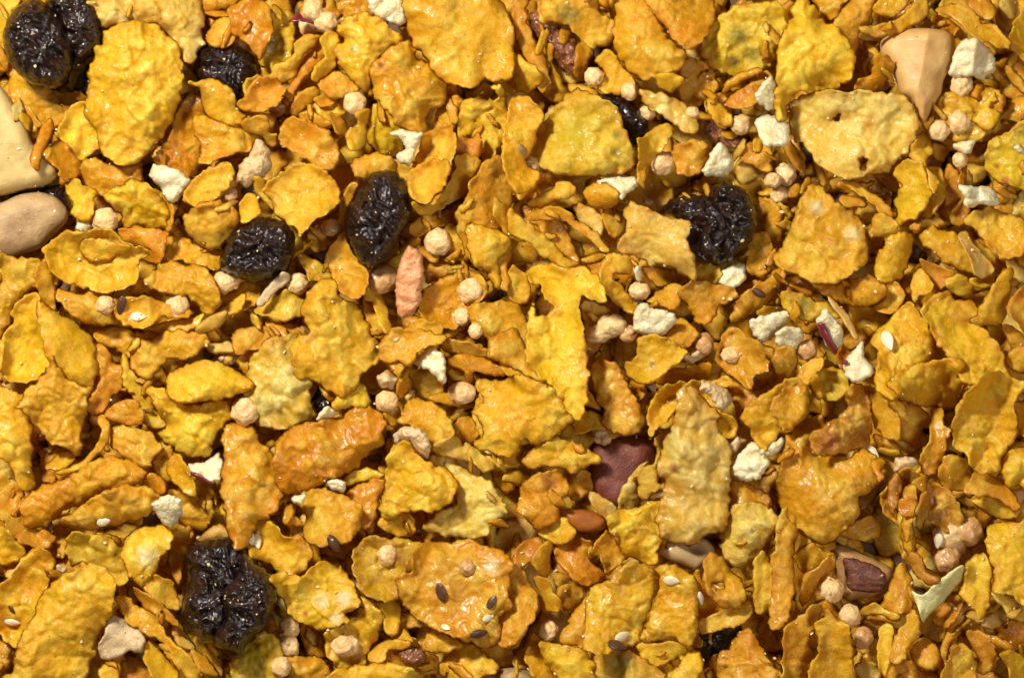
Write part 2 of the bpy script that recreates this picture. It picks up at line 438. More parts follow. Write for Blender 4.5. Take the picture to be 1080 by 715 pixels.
# ------------------------------------------------------------------ read the traced pieces
PIECES = []
def parse(txt):
    ox = oy = 0; tile = None
    for ln in txt.strip().splitlines():
        ln = ln.strip()
        if not ln: continue
        if ln[0] == 'T' and ln[1] == ' ':
            _, a, b = ln.split(); ox = 270*int(a); oy = 179*int(b) - (int(b) == 3); continue
        f = ln.split('|')
        cv = lambda s: [(ox+float(q.split(',')[0])/3.993, oy+float(q.split(',')[1])/3.993) for q in s.split()]
        if f[0] == 'B': PIECES.append(dict(t='B', c=cv(f[1])[0], r=float(f[2])/3.993, label=f[3], z=9.5))
        elif f[0].split()[0] in ('S', 'E'):
            PIECES.append(dict(t=f[0][0], z=12, c=cv(f[2])[0], r=float(f[3])/3.993, a=float(f[4]), label=f[5]))
        elif f[0] == 'H': PIECES[-1].setdefault('holes', []).append((*cv(f[1])[0], float(f[2])/3.993))
        elif f[0] == 'K': PIECES[-1].setdefault('stains', []).append((*cv(f[1])[0], float(f[2])/3.993, f[3]))
        elif f[0][0] == 'F':
            _, l, k, c = f[0].split()
            PIECES.append(dict(t='F', z=float(l), kind=k, col=c, look=f[1], p=cv(f[2])))
        else:
            h = f[0].split()
            PIECES.append(dict(t=h[0], sub=h[1], z=float(f[1]), label=f[2], p=cv(f[3])))
DATA = """
T 0 0
R raisin|9|big wrinkled oval raisin with golden crumbs|30,90 90,15 160,-5 220,40 280,120 312,220 300,320 250,372 180,368 100,330 40,260 18,170
R raisin|7|glossy black raisin half behind a larger one|195,0 260,-50 350,-60 400,0 425,60 432,180 390,235 320,280 270,200 230,80
R raisin|3|sliver of black raisin under the dimpled oval flake|390,250 440,330 430,420 360,450 320,435 300,390 330,310
N nut|6|ivory wedge of nut with a flat cut face|-60,330 10,372 60,450 110,540 140,610 200,670 236,705 240,740 200,775 120,795 -60,800
F 9 d y|big dimpled oval|440,130 500,105 570,90 650,100 700,140 745,180 760,230 775,320 765,400 745,470 690,570 620,650 560,695 500,695 450,665 415,610 405,550 360,500 355,440 370,350 375,290 400,250 400,200 430,185
F 7 d p|broad blistered pale|385,0 620,-40 800,-40 850,20 860,90 850,130 865,180 830,210 830,250 790,275 740,200 700,140 640,110 570,100 500,120 440,120 400,50
F 4 f y|flat dull yellow|20,260 60,290 120,340 200,370 330,400 340,450 260,520 160,580 120,570 70,470 30,360
F 8 r o|thin upright orange|205,490 225,540 205,600 180,660 165,725 135,700 135,640 165,560
F 7 c y|ragged curled yellow|300,445 360,430 440,530 470,600 400,640 350,672 320,660 300,620 260,590 240,560 260,520
F 5 v o|folded amber|190,660 250,590 330,620 350,690 300,760 250,740 230,700
F 3 f y|hidden greenish|-40,-20 90,-20 60,40 20,120 15,230 -40,300
F 6 f y|small top edge|60,-30 190,-30 190,15 140,10 90,5
F 5 f o|glossy amber|640,640 700,590 750,470 790,400 850,420 870,500 850,600 830,720 760,760 680,720
F 4 f p|dusty pale|740,270 800,290 830,330 830,380 780,400 745,380
F 3 r o|dark amber|830,-40 1000,-40 1000,10 930,45 860,60 835,30
F 6 f y|small amber backed|870,150 900,90 960,60 1000,100 990,170 940,200 880,190
F 8 f o|glazed amber clump like|960,50 1010,10 1070,-10 1130,30 1150,120 1130,200 1090,250 1040,190 985,150 970,100
R raisin|4|round black raisin wedged beneath a twisted flake|840,205 900,180 990,185 1060,230 1085,300 1060,390 1010,430 940,420 850,360 810,290
F 8 d y|bulging twisted|800,350 850,345 900,335 960,360 990,400 1000,460 1040,490 1010,530 950,525 880,500 850,450 840,390
F 7 f y|wide rumpled yellow|820,490 900,500 1000,510 1080,470 1150,490 1150,560 1080,600 1050,640 960,660 870,690 830,690 850,620 825,570
F 8 c g|small curled cup shaped|1000,440 1050,380 1085,330 1150,330 1200,380 1160,450 1090,475 1030,470
F 7 d y|pointed oval|335,700 400,660 450,690 540,700 600,680 590,760 520,820 440,830 370,790
F 8 r g|smooth boat shaped|870,720 940,680 990,720 1000,780 940,840 850,880 780,850 800,780
F 2 f o|shadowed amber|870,60 960,0 1010,60 960,160 900,150
T 1 0
F 5 f l|greenish bubbly|10,60 100,35 150,60 160,140 140,250 90,280 20,285 0,230 20,150
K|60,180|80|green
F 7 v g|arched ribbon|50,320 90,270 150,240 165,180 220,150 280,160 250,200 200,240 180,300 120,350 70,350
F 6 r o|long tapering orange|115,440 125,380 180,300 190,240 270,190 300,210 270,270 230,310 190,350 160,400 140,445
F 8 v y|narrow twisted|280,150 320,130 355,170 350,230 330,290 290,320 260,345 235,335 250,280 290,240 270,190
F 7 d g|folded leathery golden|265,330 330,300 390,315 430,350 430,385 390,405 330,420 290,400 260,370
F 6 v o|curved amber|140,470 160,410 200,380 250,360 270,390 240,430 180,485
F 9 d y|large grainy golden|360,90 430,55 500,65 560,110 620,170 560,230 500,290 480,340 500,420 440,380 380,310 345,270 340,200 370,170 340,130
K|410,210|30|green
K|500,190|50|amber
F 9 d g|large glazed orange flake with a brown spot and|480,300 530,230 600,180 660,180 680,250 740,270 800,340 800,420 760,460 725,480 715,570 660,560 600,540 570,490 510,430 490,370
K|525,280|34|brown
F 9 f y|very large smooth yellow|630,-30 900,-40 1010,-20 1060,60 1085,150 1090,240 1080,330 1020,345 960,340 900,375 800,350 740,300 700,230 660,200 640,110
W white_chunk|8|white puffed chunk beside the very large smooth yellow cornflake|470,0 520,-30 620,-20 640,30 630,95 600,110 540,90 490,60
F 3 f o|reddish brown|340,10 400,-30 470,-20 490,50 430,90 370,80
F 2 f g|shadowed|180,20 300,-10 350,40 330,100 250,140 200,100
B|240,45|50|pale ball on top of the red skinned sliver
B|295,95|50|pale grain ball right of the red skinned sliver
B|220,110|45|pale grain ball under the red skinned sliver
P peel|9|thin curled red sliver of apple skin|140,90 180,55 200,75 240,90 235,103 190,95 145,100
B|415,435|52|tan grain ball below a leathery flake
F 5 v g|small crumpled|240,440 300,420 370,440 375,480 310,520 250,480
F 7 v o|wrinkled split|305,475 360,490 400,560 440,580 410,600 350,570 320,530
F 8 v y|small star like|420,480 480,460 470,520 465,590 430,640 390,630 380,560 430,530
F 5 d y|olive tinted rounded|490,450 560,420 600,500 620,560 620,630 560,660 500,640 470,580
F 9 v g|hollow tube shaped|95,580 120,510 180,500 250,530 310,560 340,600 360,650 340,710 290,720 240,690 160,650 110,620
F 6 f g|dull golden|180,480 240,470 320,520 290,550 230,530 190,510
F 8 v y|pale hooked|0,490 50,490 60,560 90,560 90,600 60,620 20,580 -40,560 -60,520
F 7 c l|blunt rounded|-20,330 30,325 80,380 75,430 40,470 -10,470 -40,420 -50,360
B|90,450|48|tan grain ball sunk left of a curved amber flake
W popcorn|8|pale popped chunk between the round raisin and the square stained chip|0,590 30,600 60,640 70,700 40,745 -40,790 -80,760 -70,700 -20,650
F 9 d y|round pitted|400,690 440,660 510,645 570,670 600,720 560,760 480,760 420,740
W white_chunk|9|torn white chip at the tip of the orange brown spotted flake|565,565 600,550 700,565 680,620 650,700 600,685 590,650 630,630 620,600
F 9 c y|fan shaped|660,700 700,620 700,580 780,530 830,550 850,620 820,700 800,740 760,860 690,840 655,760
F 8 f o|orange edged|800,740 850,580 900,590 940,560 950,640 920,710 860,780 800,860 740,900 680,870 770,850
F 6 f y|tall translucent yellow|870,430 930,400 1000,360 1040,370 1060,450 1060,550 1010,640 960,700 930,560 860,590 850,520
H|985,400|26
F 3 f y|pale spotted|850,350 900,380 960,345 1000,370 970,440 900,420
F 5 f o|brown amber|720,480 780,440 850,400 870,460 830,540 760,560 720,550
F 4 r o|dark vertical|800,350 850,360 855,480 820,520 800,430
T 2 0
F 6 v g|long wavy|0,0 70,-20 60,70 90,150 140,240 160,340 130,390 90,340 60,250 20,180 0,100
F 7 d y|small bright yellow|0,230 40,240 110,290 130,330 110,370 60,390 20,380 0,330
F 4 v o|narrow brown|150,230 200,310 240,400 190,430 130,390 160,330
D dried_fruit|4|dark red brown sticky dried fruit lump|70,60 130,40 200,110 270,170 310,240 280,300 240,320 190,260 120,180 70,110
F 7 f y|tattered olive|110,0 240,-30 340,-20 370,50 430,90 415,180 350,200 290,170 250,120 180,100 120,90
K|240,60|90|green
F 5 f o|thin reddish|370,30 440,40 430,0 370,-20
F 9 d y|tall broad arched|440,20 500,-30 580,20 620,100 660,160 720,220 720,290 640,320 560,340 490,300 450,240 425,160 430,80
F 10 v g|big folded overhanging|550,0 640,-30 830,-20 850,40 840,120 790,190 740,220 660,150 600,60
F 9 d y|smooth bean shaped|600,330 640,305 700,320 720,345 680,390 630,380
F 5 f g|tall dull|680,250 800,260 870,330 850,400 800,440 740,460 700,400
F 8 d l|rounded black speckled|800,180 840,100 900,50 960,20 1060,10 1130,20 1160,100 1150,200 1080,280 1000,305 920,320 840,280 800,240
K|950,150|90|green
K|1010,230|60|green
K|930,260|50|dark
F 6 f y|greenish shaded|350,250 400,210 440,240 480,300 520,350 480,390 410,400 360,370 390,320
B|345,325|46|pale grain ball right of the sticky dried fruit
B|495,385|46|tan grain ball above the black raisin
B|575,465|46|tan grain ball half hidden under a bubbly flake
F 8 f p|long bubbly sugared|540,380 620,390 680,420 740,450 780,480 790,540 740,570 660,510 590,470 545,430
R raisin|5|narrow crinkled black raisin beside the greenish yellow flake|370,400 450,395 510,440 570,510 575,560 520,615 480,560 430,480
F 9 f l|large flat five sided olive tinted|270,370 310,385 380,420 450,470 470,540 500,600 520,660 500,720 400,735 280,745 150,720 60,650 110,540 170,470 220,410
K|440,570|38|green
K|440,645|42|green
K|270,560|150|olive
F 10 v g|orange leaning|0,430 60,410 130,470 110,560 90,620 60,690 120,740 60,820 0,800 -40,700 -40,560
S flax_seed|11|45,635|38|65|brown flax seed stuck on an orange leaning cornflake
B|80,695|50|pale grain ball stuck beneath the brown flax seed
F 9 v g|S shaped twisted|525,600 560,570 640,520 690,545 660,590 620,650 575,700 560,800 525,760 530,680
B|630,685|58|large tan grain ball inside a twisted cornflake
F 8 f g|sugared amber|680,620 780,590 850,640 810,700 760,740 690,730
F 5 c o|dark layered|810,430 880,390 920,440 930,500 900,540 850,510
F 8 v y|crescent shaped|885,400 900,350 970,300 1050,290 1050,310 980,340 930,370
F 7 v o|brown veined crescent|895,440 930,390 1000,340 1075,300 1090,350 1040,430 960,460
F 8 v g|brown orange narrow|820,430 850,410 900,460 930,500 910,540 840,500
B|965,525|54|cream grain ball left of two white chips
W white_chunk|9|upper of two white chips left of the large pale tan flake|1020,420 1050,360 1090,320 1110,380 1120,460 1080,470
W white_chunk|9|lower of two white chips left of the large pale tan flake|1020,510 1080,485 1150,500 1170,590 1140,620 1060,615
D dried_fruit|3|brown fibrous dried fruit in a dark gap|770,500 830,490 920,550 1000,600 960,640 860,610 790,560
W white_chunk|9|white chip above the pair of glossy raisins|850,620 885,605 925,660 930,710 900,745 820,745 800,725
F 6 f g|tan grainy|960,620 1040,580 1090,600 1090,720 1020,700 970,680
F 7 f p|small tan chip|715,250 780,255 760,320 715,325
B|760,475|30|small tan grain ball on the bubbly flake
T 3 0
F 9 d y|tall pointed|100,30 140,-20 180,10 240,90 280,110 340,180 365,260 350,330 280,380 200,390 130,390 80,440 70,510 30,510 25,400 30,290 40,180 80,100
F 8 v y|broad upright|300,60 370,-20 470,-10 440,60 390,130 370,220 340,235 290,160 275,110
F 5 f g|dusky|180,-30 330,-30 310,40 270,90 220,50
F 8 v y|small bright leaf like|450,20 500,-20 600,-20 570,40 520,75 450,65
F 8 v y|curved bright|380,120 450,110 530,90 590,40 640,-10 675,20 660,80 580,130 520,150 450,165
N nut|7|large tan pink nut chunk with smooth cut faces|480,170 560,125 640,120 750,130 790,170 780,260 740,340 730,400 690,460 660,520 630,500 600,420 560,400 530,320 480,230
F 10 v y|long smooth bent|700,50 760,20 830,25 900,90 970,130 1010,190 990,215 920,190 850,160 800,100 720,60
F 7 f g|thin brown edged|820,-20 930,-10 960,60 900,90 850,40
F 4 v o|amber shard shaped|690,60 750,70 810,120 810,150 750,130 700,100
F 2 f g|dark shaded|950,-20 1090,-20 1080,60 1010,130 960,70
F 9 v y|bright rounded right edge|1015,150 1030,90 1090,40 1120,60 1120,270 1060,250 1020,210
W white_chunk|8|cream chunk with a sharp white ridge|760,310 780,230 820,170 880,165 940,220 960,290 900,340 850,320 800,330
B|815,360|54|cream grain ball below the sharp ridged cream chunk
F 4 f o|dark brown gap|950,260 1080,260 1090,400 1020,420 960,330
F 9 f p|very large pale tan|110,415 200,390 290,385 330,400 380,380 450,390 540,400 590,430 620,490 630,550 600,620 540,680 490,730 420,740 350,760 260,730 200,680 150,600 110,590 95,520 105,450
H|292,498|13
H|398,690|20
K|430,520|70|amber
F 8 v g|crumpled narrow|360,380 380,340 430,320 440,240 470,225 535,270 520,310 480,370 440,385 400,385
F 4 v o|dark tangled|380,150 470,170 440,240 420,320 380,300 360,230
F 7 f y|sugared bumpy|720,420 800,370 900,350 1000,410 970,500 930,560 850,600 770,590 700,500
B|805,515|58|upper right cream ball of a pair on a bumpy flake
B|720,550|55|lower left cream ball of a pair on a bumpy flake
F 8 f y|small hollow|860,500 940,400 960,400 975,500 920,555 870,520
H|958,450|20
F 6 v y|large folded triangular|1020,430 1100,400 1120,470 1050,530 980,580 880,600 970,500
F 7 f l|round spotted|930,600 1000,560 1100,500 1140,560 1140,800 1060,800 960,760 915,690
K|1000,760|34|red
K|965,700|20|red
W white_chunk|9|tiny white crumb on the round spotted right edge cornflake|1030,620 1050,610 1080,640 1075,655 1045,645
W white_chunk|7|little white shard below the pair of cream balls|780,610 870,590 850,650 800,640
B|808,675|36|greyish grain ball in a dark gap
F 9 v y|bright crooked|590,640 640,550 670,580 690,640 660,700 720,760 690,820 650,720 600,680
F 4 f g|small sandy|690,600 760,620 740,680 690,650
F 7 v y|bright curved left part|520,700 570,660 620,690 640,740 640,900 560,800
T 0 1
N nut|6|tan speckled flat nut kernel at the left edge|-60,140 0,140 80,105 170,95 240,120 285,170 280,220 220,280 170,330 110,350 30,375 -60,390
R raisin|3|dark sliver of raisin between the ivory and tan nuts|-40,60 60,90 150,90 240,60 280,100 300,200 220,180 120,120 0,130
F 8 v y|pale edged square|275,60 330,40 350,70 405,90 400,150 380,215 320,200 290,190 300,140
F 4 v o|narrow amber|240,-20 310,-20 330,40 280,60 250,80 240,40
F 8 d y|rumpled boxy|440,110 520,60 580,40 640,75 700,140 710,220 700,250 600,245 520,250 510,200 480,160
F 7 v o|vertical amber edge|670,100 710,120 735,190 720,260 700,260
R raisin|3|bit of black raisin under the white square chip|560,0 640,-30 650,40 670,100 630,80 570,45
W white_chunk|8|square white chip with cream stains beside a grain ball hollow|630,30 650,-20 720,-10 800,40 780,90 725,150 690,110 665,70
F 8 c y|oval shallow cup shaped|775,95 840,30 900,-10 970,-20 990,30 960,80 900,130 850,150 810,150
F 8 d y|nearly spherical|770,210 800,165 860,140 930,135 990,165 1012,215 980,270 960,300 910,335 860,325 790,270
F 5 f g|wide dusky|720,220 780,280 860,330 940,340 920,420 820,400 760,380 680,400 700,300
B|440,215|58|rough grey tan grain ball above the folded cup
W white_chunk|6|small cream grain crumb above the folded cup|315,240 340,210 380,215 400,245 370,265 330,262
F 9 v y|small pale upright|1010,150 1040,105 1080,110 1100,180 1060,215 1020,225
B|970,105|38|shaded tan grain ball beneath the shallow cup shaped flake
F 9 c y|large folded bowl shaped|190,330 240,290 290,255 350,265 420,250 490,260 520,300 640,345 590,390 585,460 530,500 460,518 380,505 300,480 250,460 215,420 195,370
F 10 f y|short torn inner|350,300 420,290 500,310 560,325 540,350 480,370 420,385 360,375
F 8 r o|smooth orange arched|500,265 540,240 620,240 680,255 710,270 700,330 680,390 630,395 600,380 640,340 570,320 520,300
R raisin|8|round raisin right of the nearly spherical cornflake|925,370 965,280 1010,230 1080,200 1170,210 1235,260 1240,330 1215,420 1150,460 1070,480 985,450 930,420
B|947,470|50|oblong cream ball touching the round raisin
F 8 r y|knobbly folded|540,520 560,480 620,450 640,420 720,385 780,395 840,400 900,450 930,530 930,570 885,615 840,580 800,540 700,520 640,500 580,520
F 9 v o|orange glossy lower|480,600 520,540 600,530 700,560 800,590 820,610 740,630 680,620 640,655 590,670 520,650
B|750,570|60|large pink tan ball set in the glazed seed cluster
F 8 r y|bumpy pale|240,500 330,520 400,510 480,530 540,560 520,620 480,650 380,655 320,625 270,570 240,550
B|445,570|44|pinkish grain ball left of the dark flax seed
S flax_seed|10|515,570|55|105|dark flax seed beside a white sesame seed
S flax_seed|10|278,495|22|115|slim brown flax seed on edge under the folded bowl
E sesame_seed|10|585,618|45|0|white sesame seed at the foot of a dark flax seed
F 6 f g|pale layered|620,660 700,640 800,620 860,600 830,660 760,690 700,700 640,680
F 6 f y|mid gold shaded|880,620 960,560 1030,520 1020,590 960,620 920,655
F 7 f l|wide greenish|-40,380 50,365 150,375 190,390 210,440 230,500 225,590 190,580 150,500 120,520 60,590 30,680 -40,700
F 8 v y|greenish upright|150,420 200,390 230,470 235,560 225,590 170,540
F 9 c y|open curled|20,700 60,640 50,600 110,530 160,520 175,560 160,620 210,720 240,790 200,840 160,880 90,900 20,870 0,800
F 9 d y|smooth wedge like|160,550 220,590 300,630 360,680 400,740 410,830 400,880 360,925 290,910 230,860 200,790 180,700 160,620
F 5 f g|clustered crumbly|400,680 480,660 620,680 840,650 860,720 780,800 700,850 600,830 520,780 420,730
F 5 c g|shaded crumpled|920,560 1000,490 1080,480 1090,560 1000,600 930,640
T 1 1
F 9 v y|wide bridged|40,60 120,10 180,-30 280,-10 310,20 355,100 340,150 270,210 220,250 185,290 160,240 100,210 60,130 30,90
F 8 v y|slender arching left|-10,30 30,40 80,120 120,170 130,210 90,210 60,160 20,120 0,90
F 8 v y|slim upright|345,260 350,190 360,120 400,60 430,60 410,120 380,190 375,260 360,270
F 6 f y|small frilly|220,270 250,235 300,255 310,310 260,350 220,310
B|320,245|48|dim tan grain ball left of the tall oval raisin
F 5 f g|dusky shaded|310,0 400,-20 440,60 380,110 330,190 290,170
R raisin|9|tall oval wrinkled black raisin|380,215 400,150 430,100 470,30 520,0 590,10 630,50 655,110 655,180 620,250 600,310 560,370 500,415 470,425 430,380 400,320 382,270
F 9 c y|large pale shield shaped|640,30 700,-30 800,-40 820,10 800,60 760,110 710,150 660,130 640,90
F 8 c g|orange rimmed|660,140 710,150 770,110 830,20 850,-60 940,-40 930,30 890,90 840,130 780,170 720,195 680,195
F 6 v y|shallow pale|640,260 680,200 760,190 810,170 800,230 740,250 680,290
B|765,305|56|pale sugared grain ball above the orange chip
F 6 f g|brown fibrous|620,280 700,310 770,370 740,390 680,350
F 6 f g|ball backing dull|800,230 870,260 940,340 880,380 810,370
F 8 v g|long tall vertical|850,170 890,110 900,60 960,-20 1020,-60 1080,-40 1090,60 1060,200 1060,280 1080,330 1060,420 1070,500 1030,500 980,440 920,400 870,320 840,230
F 9 v g|slim orange leaning|1005,120 1060,160 1110,220 1140,300 1090,300 1030,250 1000,180
F 9 d y|rounded glossy arch shaped|880,240 980,240 1060,280 1075,330 1020,380 1030,490 1000,500 970,430 910,390
C fruit_chip|9|pinkish orange dried fruit chip|640,325 690,345 710,430 700,500 690,570 660,610 610,630 590,560 590,480 605,400
F 8 c y|crinkled translucent|300,340 340,290 375,265 390,330 430,380 475,440 470,500 430,545 380,540 340,480 300,420 290,380
B|535,460|60|glossy round grain ball left of the orange chip
F 7 v g|thin bent|470,470 510,500 550,570 570,640 580,690 550,700 510,620 490,560 450,540
P oat_sliver|8|flat tan sliver beneath the round raisin|0,570 20,530 60,480 110,430 145,440 140,470 90,510 30,575
B|172,480|52|shiny tan ball below the round raisin
F 7 f l|drooping greenish|0,580 50,540 120,510 180,530 225,570 220,600 160,630 80,635 0,600
F 9 d y|big square topped|230,500 290,465 340,470 350,530 430,570 470,640 490,700 540,740 520,800 460,850 440,880 380,960 300,930 240,890 180,880 150,780 170,700 230,690 190,600
F 5 f g|warm brown|160,340 230,370 320,430 300,470 220,470 180,430 230,480
F 6 v g|slight brown rimmed|450,540 500,600 530,640 530,710 480,700 460,620
F 9 v y|bright wavy saddle shaped|550,800 550,720 600,690 660,640 710,630 780,650 785,710 740,760 680,760 640,820 600,850
F 7 c o|glossy honey coated|690,600 700,520 760,470 860,435 940,440 980,500 920,580 880,640 830,670 760,650
B|905,510|56|upper of three pale balls right of the orange chip
B|870,620|42|middle of three pale balls right of the orange chip
B|925,680|38|lowest of three pale balls right of the orange chip
F 9 f y|pale ridged long|905,570 1000,555 1080,550 1130,600 1160,680 1200,800 1240,880 1180,920 1100,880 1040,850 1020,800 970,780 980,720 910,660
F 5 f g|deep shadowed|740,390 850,390 940,440 840,440 720,480
F 5 v g|narrow tan|790,690 850,680 950,740 1010,800 960,830 880,800 800,760
T 2 1
F 8 v y|little smooth bone shaped|70,140 120,100 170,80 190,50 250,55 268,90 240,120 190,130 130,160 80,158
W white_chunk|8|white chip above a smooth button like flake|350,60 380,35 450,20 530,40 530,70 490,100 460,130 430,90 400,60
F 9 d g|smooth button like|300,90 340,60 400,60 440,90 450,140 410,165 350,165 310,130
E sesame_seed|7|583,133|30|0|lone sesame seed above the pale scroll shaped flake
F 9 v y|smooth leaf shaped|0,170 60,220 120,270 180,320 240,370 285,400 260,410 180,400 120,360 60,300 0,280 -20,220
F 8 v g|long bridging orange|70,180 120,160 200,160 290,220 350,260 390,310 410,340 370,345 330,300 280,260 220,220 150,215 90,220
F 6 v p|pale tan|260,150 300,140 370,180 385,230 370,290 320,240 270,200
F 5 f g|brown triangular shaded|100,220 200,220 250,300 285,400 180,330
F 6 f y|dull gold|380,170 470,160 480,250 440,290 400,260
F 10 v p|pale scroll shaped|435,335 480,250 470,180 500,130 560,160 640,200 745,215 745,260 730,300 760,350 775,420 760,465 710,440 690,420 640,400 590,405 540,370 480,360
R raisin|7|left glossy black raisin of a touching pair|640,150 680,120 760,110 850,120 930,180 950,280 930,380 870,400 800,395 755,370 725,300 720,235 690,205 650,185
R raisin|8|right ribbed raisin of a touching pair|835,90 870,55 930,55 980,90 1020,160 1035,230 1010,290 960,350 910,390 870,340 860,250 850,180
F 7 v g|thin hinge like|290,380 340,355 400,345 410,350 370,390 310,395
F 9 v y|curled hoop like|360,440 380,380 400,350 450,350 510,400 490,440 430,440 460,490 530,570 525,615 460,590 410,540 370,490
P oat_hull|8|small white rod standing above a grain ball|515,415 535,405 545,430 545,465 525,468 515,440
B|538,510|48|tan grain ball below the white rod
F 5 v o|shaded brown|550,410 620,410 700,430 660,490 590,470
F 7 v g|brown rimmed crescent|565,550 620,510 670,480 715,490 710,550 680,595 630,580
W white_chunk|9|star shaped white chip near the centre|510,620 545,555 590,580 690,610 680,650 620,710 560,700 510,670
F 8 f g|tan ragged|700,520 760,470 850,480 940,500 945,540 880,575 850,630 800,660 760,620 740,580
W white_chunk|6|translucent pale chip under the ribbed raisin|865,480 890,420 930,390 990,400 980,460 940,500
F 6 f l|olive small|770,400 860,400 880,450 850,480 780,460
F 10 v y|very large butter coloured wrinkled|60,430 110,400 170,400 250,410 320,420 380,480 400,540 380,560 290,540 290,620 310,720 320,860 310,1000 280,1060 220,1000 180,920 120,880 60,800 60,700 70,600 100,520 130,490 80,480
H|125,570|42
F 6 f p|pale sandy|290,560 360,560 410,600 390,640 320,660
B|420,655|62|peanut shaped tan ball below the long yellow curl
B|490,690|40|dim tan grain ball left of the star shaped chip
B|365,690|50|lower half of the peanut shaped tan ball
F 8 d y|short rounded hook shaped|680,640 720,620 760,660 785,690 770,720 720,760 660,740 640,720
F 6 v o|brown glossy right|950,540 1010,500 1080,460 1130,400 1150,450 1090,560 1000,620 920,640
F 5 v g|long thin shadowed|940,490 1030,460 1090,440 1080,480 1000,530 950,540
S flax_seed|8|1040,520|45|30|brown flax seed near the right hand raisin pair
F 6 f g|grainy amber|990,300 1050,260 1090,290 1090,430 1000,440
F 4 f g|shaded gold|1040,120 1120,100 1180,260 1100,250
F 5 v g|pale brown|60,0 140,10 200,40 150,80 90,130 20,110
F 6 v y|smooth wedge behind|530,-20 570,-20 570,40 540,50
F 7 f y|dim bowl like|0,400 60,450 80,500 60,560 0,560 -30,480
T 3 1
B|20,45|36|grey tan ball at the left of a cluster of three
B|75,20|46|topmost ball in a cluster of three under the pale tan flake
B|50,105|46|lowest ball in a cluster of three under the pale tan flake
F 5 f o|small orange|80,70 130,60 150,90 120,120 85,110
F 4 f g|dark backing|-20,120 80,150 100,200 60,260 -20,250
F 9 f y|large sandy|30,360 70,290 100,220 120,160 180,60 220,70 260,110 330,170 370,180 410,250 405,290 420,370 380,420 300,470 220,485 150,460 70,430 35,400
K|270,290|80|amber
K|350,270|60|pale
K|200,160|55|pale
F 8 v y|slim arching|300,50 360,50 420,90 490,130 525,190 500,200 460,170 420,130 350,90
F 8 f y|small squarish|425,250 440,200 470,185 530,210 545,240 520,325 480,290 430,290
F 9 v y|two humped curled|525,20 560,-30 640,-30 670,60 680,110 640,190 590,215 545,230 545,190 530,150 550,90 570,70
F 7 v g|brown shaded folded|660,0 720,-10 750,60 740,120 690,190 640,190 675,120
F 6 f g|upright dull|740,0 800,0 830,120 850,180 800,240 750,180
W white_chunk|9|square white chip with pointed corners|795,65 860,75 940,75 975,145 900,150 825,165 820,120
F 5 v g|small orange glazed|310,110 390,120 420,150 350,160 310,150
F 8 f y|broad creased sandy|835,200 920,160 1020,190 1090,230 1120,320 1060,360 980,375 930,330 870,260 840,240
F 7 f g|half hidden|600,240 700,200 760,230 700,250 640,280
F 8 d y|leaning oblong|445,400 500,290 560,265 615,280 600,370 560,460 500,475 455,470
F 8 d y|long tipped pale|640,290 690,240 760,260 810,280 840,320 900,370 940,400 935,450 890,455 830,430 750,400 690,350
F 9 v p|narrow overlying|800,285 830,260 870,310 930,390 945,430 900,455 860,440 840,370
F 6 v g|smooth shaded|640,380 700,400 780,430 760,480 710,510 670,470
F 7 v y|little tube shaped|600,520 610,450 650,415 690,480 680,520 640,530 620,565
F 6 f y|tapering small|740,480 790,440 850,470 870,540 800,530
F 6 c y|smooth underlying|870,300 930,330 960,390 950,480 890,500 850,460 940,440 930,400
F 8 d g|reddish flecked|180,480 250,480 330,470 420,450 490,490 490,540 420,575 330,570 260,540
F 7 c g|shaded scoop like|440,580 490,540 500,480 550,480 575,530 540,600 490,605
F 6 f o|brown ridge edged|20,430 80,470 150,500 200,520 170,545 100,500 40,470
F 8 d l|dusty greenish|50,560 60,520 130,515 200,550 260,570 310,620 250,625 180,640 90,610
K|150,570|70|green
P oat_hull|8|thin amber stalk running towards the red skinned apple piece|250,530 290,560 340,620 380,700 370,720 320,650 270,580
W apple_piece|9|cream apple piece with a purple red skin edge|200,640 240,585 290,640 315,680 310,740 280,770 240,740 220,690
P peel|10|purple red skin strip on the cream apple piece|205,645 235,650 270,720 290,760 280,780 240,730 215,690
W white_chunk|7|large cream chip left of the red skinned apple piece|-80,640 0,605 90,595 80,640 30,700 -20,730 -60,700
W white_chunk|8|white chip stained orange below the greenish flake|30,690 70,660 140,670 150,710 110,760 50,760 30,730
F 9 v g|conical|480,660 550,590 600,560 640,610 680,680 720,800 750,880 690,910 600,920 540,960 490,960 440,900 460,780 430,720
E sesame_seed|11|500,718|58|70|large white sesame seed on the conical cornflake
F 9 f y|jagged brown tinted|640,580 740,510 790,550 870,560 880,610 850,640 920,680 980,760 1000,880 920,900 820,900 760,800 690,700
K|820,620|90|amber
F 9 v y|glazed knotted|885,590 940,500 980,430 1030,420 1020,500 1010,560 1000,620 950,660 900,640
F 10 c g|smooth forked right edge|1000,570 1040,510 1100,490 1110,690 1060,670 1010,610
F 5 v p|pale side|1000,390 1060,365 1110,420 1110,480 1050,470
F 5 f g|reddish dark|990,650 1060,680 1110,740 1090,830 1010,720
T 0 2
F 10 d y|star pointed rumpled|75,270 120,210 200,140 225,70 260,130 330,190 400,200 370,260 370,310 350,380 350,460 320,485 280,450 210,440 180,400 120,320 90,290
F 9 v y|long icicle shaped|-40,200 50,215 110,230 135,300 140,400 135,520 150,610 120,645 80,600 60,560 20,500 -40,470
F 10 v y|bright left edge|-20,0 20,10 28,60 10,140 -20,160
F 6 f o|ragged amber|380,40 430,20 480,90 520,130 520,200 480,240 440,310 380,310 360,270 400,210 390,120
F 9 v g|upturned curled rim|300,540 380,480 430,400 410,330 440,320 465,370 455,440 400,500 320,560 250,570 230,550
F 8 v y|short stubby|200,520 250,480 310,475 315,510 270,545 200,550
